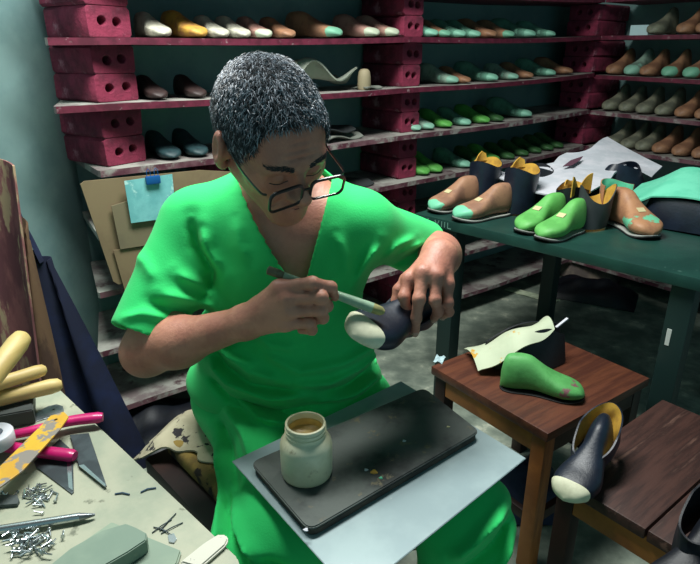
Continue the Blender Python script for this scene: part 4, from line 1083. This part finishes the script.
SF = [([(196,330),(186,345),(205,352),(240,350)],.010,.006), ([(160,292),(190,300),(222,312)],.010,.008), ([(150,300),(180,314),(215,322)],.008,-.006), ([(172,270),(196,285),(216,306)],.010,.007),
  ([(188,215),(192,245),(206,270),(200,300)],.011,-.009), ([(200,225),(205,250),(218,275)],.012,.008), ([(212,330),(222,352),(250,372),(285,380)],.011,.010), ([(205,345),(220,368),(250,386),(300,392)],.010,-.009),
  ([(200,362),(225,384),(270,398),(330,394)],.011,.011), ([(196,380),(225,402),(275,414),(340,404)],.010,-.009), ([(215,352),(245,362),(262,366)],.009,.007), ([(262,352),(300,372),(345,366),(384,350)],.012,.009),
  ([(290,384),(330,385),(365,372),(390,358)],.010,.010), ([(300,396),(345,392),(385,372)],.010,-.009), ([(310,406),(355,400),(392,382)],.010,.010), ([(345,318),(362,335),(380,350)],.010,.008),
  ([(352,290),(366,265),(384,240)],.011,.009), ([(362,300),(378,280),(392,262)],.009,-.008), ([(384,262),(400,244),(425,232)],.008,.007), ([(392,268),(412,256),(438,240)],.006,-.005), ([(398,255),(418,244),(440,236)],.006,.006),
  ([(335,230),(345,255),(348,285)],.012,.005), ([(235,215),(240,245),(250,265)],.014,.005), ([(125,318),(150,312),(185,318)],.007,.004), ([(250,330),(270,345),(300,350)],.010,.006), ([(120,250),(140,262),(160,285)],.012,.004)]
SF = prep(SF)
class Shell(Node):
    def __init__(s, n): s.n = n; s.c = n.c; s.r = n.r+.02
    def __call__(s, P, bc=None, br=0):
        f = s.far(bc, br)
        if f is not None: return f
        d0 = s.n(P, bc, br)+np.zeros(len(P))
        nk = np.linalg.norm((P-(C7+A(0,-.02,.055)))/A(.073,.082,.072), axis=1)*.075-.075
        bx, bz_ = -.088, .885
        v1 = (P[:,0]-bx)*.96-(P[:,2]-bz_)*.27; v2 = -(P[:,0]-bx)*.84-(P[:,2]-bz_)*.52
        fz = .0018*np.sin(P[:,2]*520)*np.sin(P[:,2]*171)
        V = np.maximum(np.maximum(v1, v2+fz), P[:,1]-1.16); op = np.minimum(nk, V)
        qR = (P-ER)@uR; qL = (P-EL)@uL
        lR = np.linalg.norm(P-ER-qR[:,None]*uR, axis=1); lL = np.linalg.norm(P-EL-qL[:,None]*uL, axis=1)
        tR = np.where((lR < .115) & (P[:,0] < -.26), qR-.030+.004*np.sin(P[:,1]*50), 1); tL = np.where((lL < .11) & (P[:,0] > .11), qL-.066+.003*np.sin(P[:,2]*60), 1)
        th = .006+.032*np.clip(np.minimum(np.minimum(op, np.minimum(tR, tL)), 1)/.05, 0, 1)
        d = d0-near(P, d0, lambda Q: wrinkle(Q)+ridges(Q, SF))*np.clip(op/.02, .2, 1)
        d = np.maximum(d, -(d0+th))
        d = np.maximum(d, np.maximum(-tR, -tL))
        d = smax(d, -op, .003)
        return np.maximum(d, .535-P[:,2]+.01*np.sin(P[:,0]*30))
M_shirt = mat('green_cotton', rgb(40,216,114), rgb(34,206,106), scale=3, rough=.85, bump=.0005, bscale=300, sheen=.1)
sme = nets('shirt', Shell(outer), (-.56,.80,.50), (.36,1.44,1.16), .0036, smooth=2, fa=outer)
link('shirt', sme, M_shirt, pman, smooth=True, angle=180)
# ---------------- trousers
PF = [([(200,420),(235,440),(262,470)],.012,.010), ([(195,440),(222,462),(245,500)],.010,-.009), ([(198,460),(218,485),(235,520)],.011,.011), ([(222,470),(245,500),(270,520)],.009,.009), ([(215,500),(245,535),(290,560)],.011,.010),
  ([(235,500),(262,522),(300,535)],.009,-.009), ([(250,505),(280,540),(330,570)],.010,.010), ([(340,400),(370,385),(398,380)],.010,.009), ([(330,412),(360,400),(390,392)],.009,-.008), ([(440,540),(470,510),(500,490)],.011,.010),
  ([(450,560),(480,530),(505,505)],.010,-.009), ([(465,570),(490,545),(506,520)],.010,.010), ([(210,405),(250,428),(300,440)],.010,.009)]
pan = U([E((-.140,1.215,.545),(.225,.155,.095)), Cn(HPR+A(-.055,-.0,-.01),KR,.092,.072), Cn(HPL,KL_,.092,.074), Cn(KR+A(-.01,0,0),AR_+A(0,0,.06),.078,.068), Cn(KL_,AL_+A(0,0,.06),.080,.068)], .05)
PF = prep(PF, True)
class Pan(Node):
    def __init__(s, n): s.n = n; s.c = n.c; s.r = n.r+.02
    def __call__(s, P, bc=None, br=0):
        f = s.far(bc, br)
        if f is not None: return f
        d0 = s.n(P, bc, br)+np.zeros(len(P)); d = d0-near(P, d0, lambda Q: wrinkle(Q)+ridges(Q, PF, 1.3))
        d = np.maximum(d, -(d0+.038)); d = np.maximum(d, .14-P[:,2]); return np.maximum(d, P[:,2]-.66)
pme = nets('trousers', Pan(pan), (-.42,.60,.10), (.40,1.42,.68), .0045, smooth=2, fa=pan)
link('trousers', pme, M_shirt, pman, smooth=True, angle=180)
# ---------------- hair: cap and short strands
def hair_ok(p):   # head-local
    x, y, z = p
    line = -.030+1.10*max(y, -.02)
    if abs(x) > .055: line = min(line, -.030+max(0, (y-.022))*9)
    if y > .062: line = max(line, .078-.12*abs(x))
    if y < -.02: line = -.055-.5*max(0, -y-.02)
    return z > line
cap = U([E((0,-.018,.028),(.0825,.1015,.0890)), E((0,.040,.026),(.065,.050,.058))], .03)
class Cap(Node):
    def __init__(s): s.c = cap.c; s.r = cap.r
    def __call__(s, P, bc=None, br=0):
        d = cap(P)+np.zeros(len(P))-.0012*vnoise(P, 90)
        x, y, z = P[:,0], P[:,1], P[:,2]
        line = -.030+1.10*np.maximum(y, -.02)
        line = np.where(np.abs(x) > .055, np.minimum(line, -.030+np.maximum(0, y-.022)*9), line)
        line = np.where(y > .062, np.maximum(line, .078-.12*np.abs(x)), line)
        line = np.where(y < -.02, -.055-.5*np.maximum(0, -y-.02), line)
        return np.maximum(d, (line-z)*.6)
cme = nets('hair', Cap(), (-.1,-.14,-.12), (.1,.11,.15), .003, fa=cap)
cme.transform(HM)
M_hcap = mat('hair_base', rgb(62,66,72), rgb(40,43,48), scale=60, rough=.8)
hairo = link('hair', cme, M_hcap, pman, angle=180)
# strands
M_hs = bpy.data.materials.new('hair_strand'); M_hs.use_nodes = True
hn = M_hs.node_tree; hb = hn.nodes['Principled BSDF']; at = hn.nodes.new('ShaderNodeAttribute'); at.attribute_name = 'tone'; hn.links.new(at.outputs['Color'], hb.inputs['Base Color']); hb.inputs['Roughness'].default_value = .45
cnt = 15000; V = []; Fc = []; Tn = []
rs = np.random.default_rng(3)
CV = np.array([v.co for v in cme.vertices]); CV = (CV-np.array(HM.translation))@np.array(HM.to_3x3())
CV = CV[np.abs(cap(CV)) < .0025]; CN = np.stack([cap(CV+A(*e))-cap(CV-A(*e)) for e in ((1e-3,0,0),(0,1e-3,0),(0,0,1e-3))], 1); CN /= np.linalg.norm(CN, axis=1)[:,None]
k = 0
while k < cnt:
    i_ = rs.integers(len(CV)); n = CN[i_]; p = CV[i_]+rs.normal(size=3)*.0012; d = n
    flow = A(p[0]*1.2, .07, -.02-.6*max(0,.09-p[2]))+A(*(rs.normal(size=3)*.035)); flow -= n*(flow@n); flow /= np.linalg.norm(flow)
    side = np.cross(n, flow); L_ = rs.uniform(.009,.018)
    t1 = p+n*.0035+flow*L_*.5; t2 = p+n*.0032*rs.uniform(.6,1.4)+flow*L_
    r0 = .00055; p0 = p-n*.001
    i0 = len(V)
    V += [p0+side*r0, p0-side*r0, p0+n*r0*1.5, t1+side*r0, t1-side*r0, t1+n*r0*1.3, t2]
    Fc += [(i0,i0+1,i0+4,i0+3),(i0+1,i0+2,i0+5,i0+4),(i0+2,i0,i0+3,i0+5),(i0+3,i0+4,i0+6),(i0+4,i0+5,i0+6),(i0+5,i0+3,i0+6)]
    w_ = rs.random(); back = p[2] > .02
    pw = .50 if p[2] > .06 else .30
    g = rs.uniform(.22,.50) if w_ < pw else rs.uniform(.015,.07)
    Tn += [(g*.90, g*.99, g*1.12)]*7
    k += 1
sm = bpy.data.meshes.new('strands'); sm.from_pydata([tuple(v) for v in V], [], Fc); sm.transform(HM)
ca_ = sm.color_attributes.new('tone', 'FLOAT_COLOR', 'POINT')
ca_.data.foreach_set('color', np.array([(a,b,c,1) for a,b,c in Tn], np.float32).ravel())
link('strands', sm, M_hs, hairo, smooth=False)['kind'] = 'stuff'
# eyebrows, moustache-free; closed lashes
FACE0 = face
def skin_y(x, z):
    ys = np.linspace(.13, .03, 200); d = FACE0(np.stack([np.full(200, x), ys, np.full(200, z)], 1)); i = np.argmax(d < 0)
    return float(ys[i])
def brow(sx):
    bm = bmesh.new(); rr = random.Random(5+sx)
    for i in range(260):
        t = rr.random(); x = sx*(.011+.040*t); z = .017+.007*math.sin(t*2.7)+rr.uniform(-.0045,.0045)*(1-.5*t)
        a = Vector((x, skin_y(x, z)-.0006, z)); x2 = x+sx*.006; z2 = z+rr.uniform(-.001,.003); b = Vector((x2, skin_y(x2, z2)+.0016, z2))
        cyl_between(bm, a, b, .0006, .0002, 4, False)
    me = bm_me('eyebrow', bm); me.transform(HM); return me
M_brow = mat('brow_hair', rgb(62,54,52), rough=.7)
for sx in (-1,1): link('eyebrow', brow(sx), M_brow, pman)['kind'] = 'stuff'
def lash(sx):
    pts = []
    for i in range(13):
        t = i/12; x = sx*(.016+.030*t); z = -.0115-.0035*math.sin(t*math.pi); pts.append(Vector((x, skin_y(x, z)+.0004, z)))
    me = tube_me('eyelash', pts, .0010, 6); me.transform(HM); return me
for sx in (-1,1): link('eyelash', lash(sx), M_brow, pman)
pts = [Vector((x, skin_y(x, -.068-.02*abs(x))+.0001, -.068-.02*abs(x))) for x in [(-.021+.042*i/14) for i in range(15)]]
me = tube_me('mouth_line', pts, .0009, 6); me.transform(HM); link('mouth_line', me, mat('mouth_dark', rgb(92,48,44), rough=.6), pman)
# ---------------- glasses
M_frame = mat('black_frame', rgb(22,26,30), rough=.3, coat=.4)
gl = bpy.data.objects.new('glasses', None); COL.objects.link(gl); gl.parent = pman; gl.matrix_world = HM.copy(); gl.empty_display_size = .03
GZ, GY = -.012, .123
def rrect(cx, cz, w, h, r, n=6):
    out = []
    for (sx, sz, a0) in ((1,1,0),(-1,1,90),(-1,-1,180),(1,-1,270)):
        for i in range(n+1):
            a = R(a0+90*i/n); out.append((cx+sx*(w/2-r)+r*math.cos(a), cz+sz*(h/2-r)+r*math.sin(a)))
    return out
M_lens = bpy.data.materials.new('lens_glass'); M_lens.use_nodes = True
b_ = M_lens.node_tree.nodes['Principled BSDF']; b_.inputs['Transmission Weight'].default_value = 1; b_.inputs['Roughness'].default_value = .02; b_.inputs['IOR'].default_value = 1.25; b_.inputs['Base Color'].default_value = (.93,.98,.96,1)
for sx in (-1,1):
    me = profile_me('lens_rim', rrect(sx*.0365,0,.0615,.0425,.012), [rrect(sx*.0365,-.0005,.0545,.0350,.010)[::-1]], .004, .0006)
    me.transform(Matrix.Translation((0,GY,GZ)) @ Matrix.Rotation(R(90),4,'X') @ Matrix.Rotation(sx*R(4),4,'Y')); rim = link('lens_rim', me, M_frame, gl)
    me = profile_me('lens', rrect(sx*.0365,0,.0545,.0355,.010), [], .0012, .0002)
    me.transform(Matrix.Translation((0,GY,GZ)) @ Matrix.Rotation(R(90),4,'X') @ Matrix.Rotation(sx*R(4),4,'Y')); link('lens', me, M_lens, rim)
    pts = [(sx*.066,GY-.006,GZ+.010),(sx*.074,GY-.016,GZ+.011),(sx*.078,.05,-.004),(sx*.083,.010,.012),(sx*.084,-.010,.016),(sx*.084,-.028,.002),(sx*.082,-.034,-.014)]
    link('temple', tube_me('temple', catmull(pts, 5), .0020, 8, (.6,1.3)), M_frame, gl)
link('bridge', tube_me('bridge', catmull([(-.0075,GY,GZ+.006),(0,GY+.003,GZ+.009),(.0075,GY,GZ+.006)], 5), .0018, 8), M_frame, gl)
# fingernails
M_nail = mat('nail', rgb(190,146,128), rough=.35)
def nail(p, tipdir, face_, r, parent=pman):
    t = Vector(tipdir).normalized(); n = Vector(face_); n = (n-t*n.dot(t)).normalized(); s = t.cross(n)
    bm = bmesh.new(); bmesh.ops.create_uvsphere(bm, u_segments=14, v_segments=8, radius=1)
    M = Matrix((s*r*.72, t*r*.95, n*r*.30)).transposed().to_4x4(); M.translation = Vector(p)+n*r*.80-t*r*.1
    bm.transform(M); link('fingernail', bm_me('fingernail', bm), M_nail, parent)
for pa, pb, r in ((aY(406,308,.956),aY(409,316,.966),.0075),(aY(416,318,.938),aY(415,332,.952),.0078),(aY(438,312,.952),aY(434,318,.972),.0076),(aY(449,312,.968),aY(443,316,.986),.007)):
    nail(pb, pb-pa, A(0,-1,.15), r)

# ================================================================== brush and shoe in his hands
b0 = Vector(aY(268,270,.905)); b1 = Vector(aY(378,310,.893)); bd = (b1-b0).normalized(); BLn = (b1-b0).length
br_ = empty('glue_brush', b0, 0, 'slim pale green glue brush in the right hand of the man', 'brush')
M_bh = mat('brush_handle', rgb(158,190,160), rgb(140,172,146), scale=30, rough=.45); M_bend = mat('brush_end', rgb(120,124,96), rgb(90,92,70), scale=40, rough=.6)
pt = lambda t: bd*BLn*t
link('handle', tube_me('handle', [pt(0),pt(.03),pt(.12),pt(.3),pt(.6),pt(.8),pt(.95)], [.003,.0062,.0064,.0058,.0070,.0082,.0086], 16), M_bh, br_)
link('ferrule', tube_me('ferrule', [pt(-.01),pt(.0),pt(.10),pt(.14)], [.003,.0072,.0074,.0066], 14), M_bend, br_)
link('bristles', tube_me('bristles', [pt(.93),pt(.97),pt(1.03),pt(1.06)], [.0082,.0084,.0075,.003], 14), mat('gluey_bristle', rgb(176,168,104), rgb(140,138,90), scale=60, rough=.6), br_)
heel = Vector(aY(410,332,1.06)); toe = Vector(aY(349,342,.868))
lasted_boot('held_boot', frame(heel, toe, (.36,-.12,.9)), 'navy shoe with cream toe held in the left hand of the man', L=(toe-heel).length, zt=.082, lining=M_black)
# ================================================================== lap plate, board, jar
PZ = .628
pq = [atZ(232,461,PZ), atZ(401,381,PZ), atZ(526,458,PZ)]
ex_ = (pq[1]-pq[0]); pq.append(pq[0]+(pq[2]-pq[1])*1.06)
M_plate = mat('dull_aluminium', rgb(160,180,182), rgb(146,166,170), scale=5, rough=.45, metal=.1, stretch=(1,1,1), c3=rgb(170,184,182), s3=40, lo3=.68, hi3=.72)
c = sum(pq, Vector())/4
o = link('metal_plate', prism_me('metal_plate', [(p.x-c.x, p.y-c.y) for p in pq], 0, .003, bev=.0008), M_plate, loc=(c.x,c.y,PZ-.003)); setp(o, 'grey metal plate lying across the lap of the man', 'plate')
for i, (u, v, l, a) in enumerate([(398,500,.02,.5),(404,505,.022,.5),(392,496,.012,.55),(492,447,.014,0)]):
    pass
bq = [atZ(u, v, PZ+.016) for u, v in ((250,463),(424,388),(480,432),(309,532))]
c = sum(bq, Vector())/4
def rounded(P, r, n=5):
    out = []
    for i, p in enumerate(P):
        a = (P[i-1]-p).normalized(); b = (P[(i+1)%len(P)]-p).normalized(); h = a.angle(b)/2; d = r/math.tan(h); 
        p0 = p+a*d; p1 = p+b*d
        for k in range(n+1):
            t = k/n; out.append((p0*(1-t)**2+p*2*t*(1-t)+p1*t*t))
    return out
rb = rounded([Vector((p.x-c.x, p.y-c.y, 0)) for p in bq], .018)
M_cb = mat('stained_board', rgb(90,96,92), rgb(46,50,50), scale=6, rough=.75, bump=.0015, bscale=60, lo=.45, hi=.66, c3=rgb(120,112,88), s3=34, lo3=.60, hi3=.70)
cbrd = empty('cutting_board', (c.x, c.y, PZ+.0005), 0, 'dark stained board on the metal plate, dotted with glue and scraps', 'board')
link('board_top', prism_me('board_top', [(p.x,p.y) for p in rb], .012, .018, bev=.0018), M_cb, cbrd)
link('board_base', prism_me('board_base', [(p.x*.985,p.y*.985) for p in rb], 0, .012, bev=.001), mat('board_edge', rgb(66,60,50), rgb(44,42,38), scale=20, rough=.8), cbrd)
BTZ = PZ+.0188
for (u, v, s_, mm, lab) in ((374,472,.008,M_yel,'tiny yellow leather crumb on the dark board near its middle'),(366,470,.004,M_white,'tiny white crumb on the dark board beside the yellow one'),(381,478,.004,M_mint,'tiny mint crumb on the dark board just right of the yellow one'),(404,441,.004,M_white,'tiny white crumb far back on the dark board'),(448,427,.004,M_tag,'tiny cream crumb at the right part of the dark board'),(306,530,.005,M_white,'white glue drop at the near corner of the dark board')):
    me = profile_me('crumb', [(s_*math.cos(a)*(.7+.3*math.sin(a*3+u)), s_*math.sin(a)*.7) for a in [i*math.pi/5 for i in range(10)]], [], .0016, .0003)
    o = link('leather_crumb', me, mm, loc=atZ(u, v, BTZ)+Vector((0,0,.0004))); setp(o, lab, 'crumb')
jc = atZ(307,473,BTZ); jar = empty('glue_jar', (jc.x, jc.y, BTZ), 0, 'cream plastic glue jar without a lid standing on the dark board', 'jar')
M_jar = mat('cream_plastic', rgb(232,228,196), rgb(216,210,174), scale=10, rough=.4, coat=.2, c3=rgb(150,138,104), s3=28, lo3=.60, hi3=.72)
j = 1.0
link('jar_body', lathe_me('jar_body', [(0,.0),(.036,.0),(.0405,.003),(.042,.008),(.0425,.03),(.0425,.058),(.041,.066),(.036,.073),(.0325,.076),(.0315,.078),(.0315,.080),(.0335,.081),(.0335,.083),(.0315,.084),(.0315,.087),(.0332,.088),(.0332,.090),(.0315,.091),(.0315,.094),(.0328,.0955),(.0325,.098),(.0290,.0985),(.0285,.097),(.0285,.074),(.034,.066),(.038,.05),(.038,.02),(0,.018)], 56), M_jar, jar)
link('glue', lathe_me('glue', [(0,.069),(.026,.069),(.0285,.076),(.0284,.088),(.0275,.088),(.0272,.077),(.020,.0725),(0,.072)], 40), mat('amber_glue', rgb(214,186,116), rgb(196,164,96), scale=30, rough=.35), jar)
# ================================================================== light
lamp = bpy.data.lights.new('ceiling_lamp', 'AREA'); lamp.shape = 'RECTANGLE'; lamp.size = 1.2; lamp.size_y = .4; lamp.energy = 40; lamp.color = (.97,1,.96)
lo_ = bpy.data.objects.new('ceiling_lamp_light', lamp); COL.objects.link(lo_); lo_.location = (-.15,1.38,2.45); lo_.rotation_euler = (0,0,.3)
w = bpy.data.worlds.new('world'); S.world = w; w.use_nodes = True
w.node_tree.nodes['Background'].inputs[0].default_value = (.35,.72,.80,1); w.node_tree.nodes['Background'].inputs[1].default_value = .20
S.view_settings.view_transform = 'Standard'; S.view_settings.look = 'None'; S.view_settings.gamma = 1; S.view_settings.use_curve_mapping = False
S.view_settings.exposure = 0.75
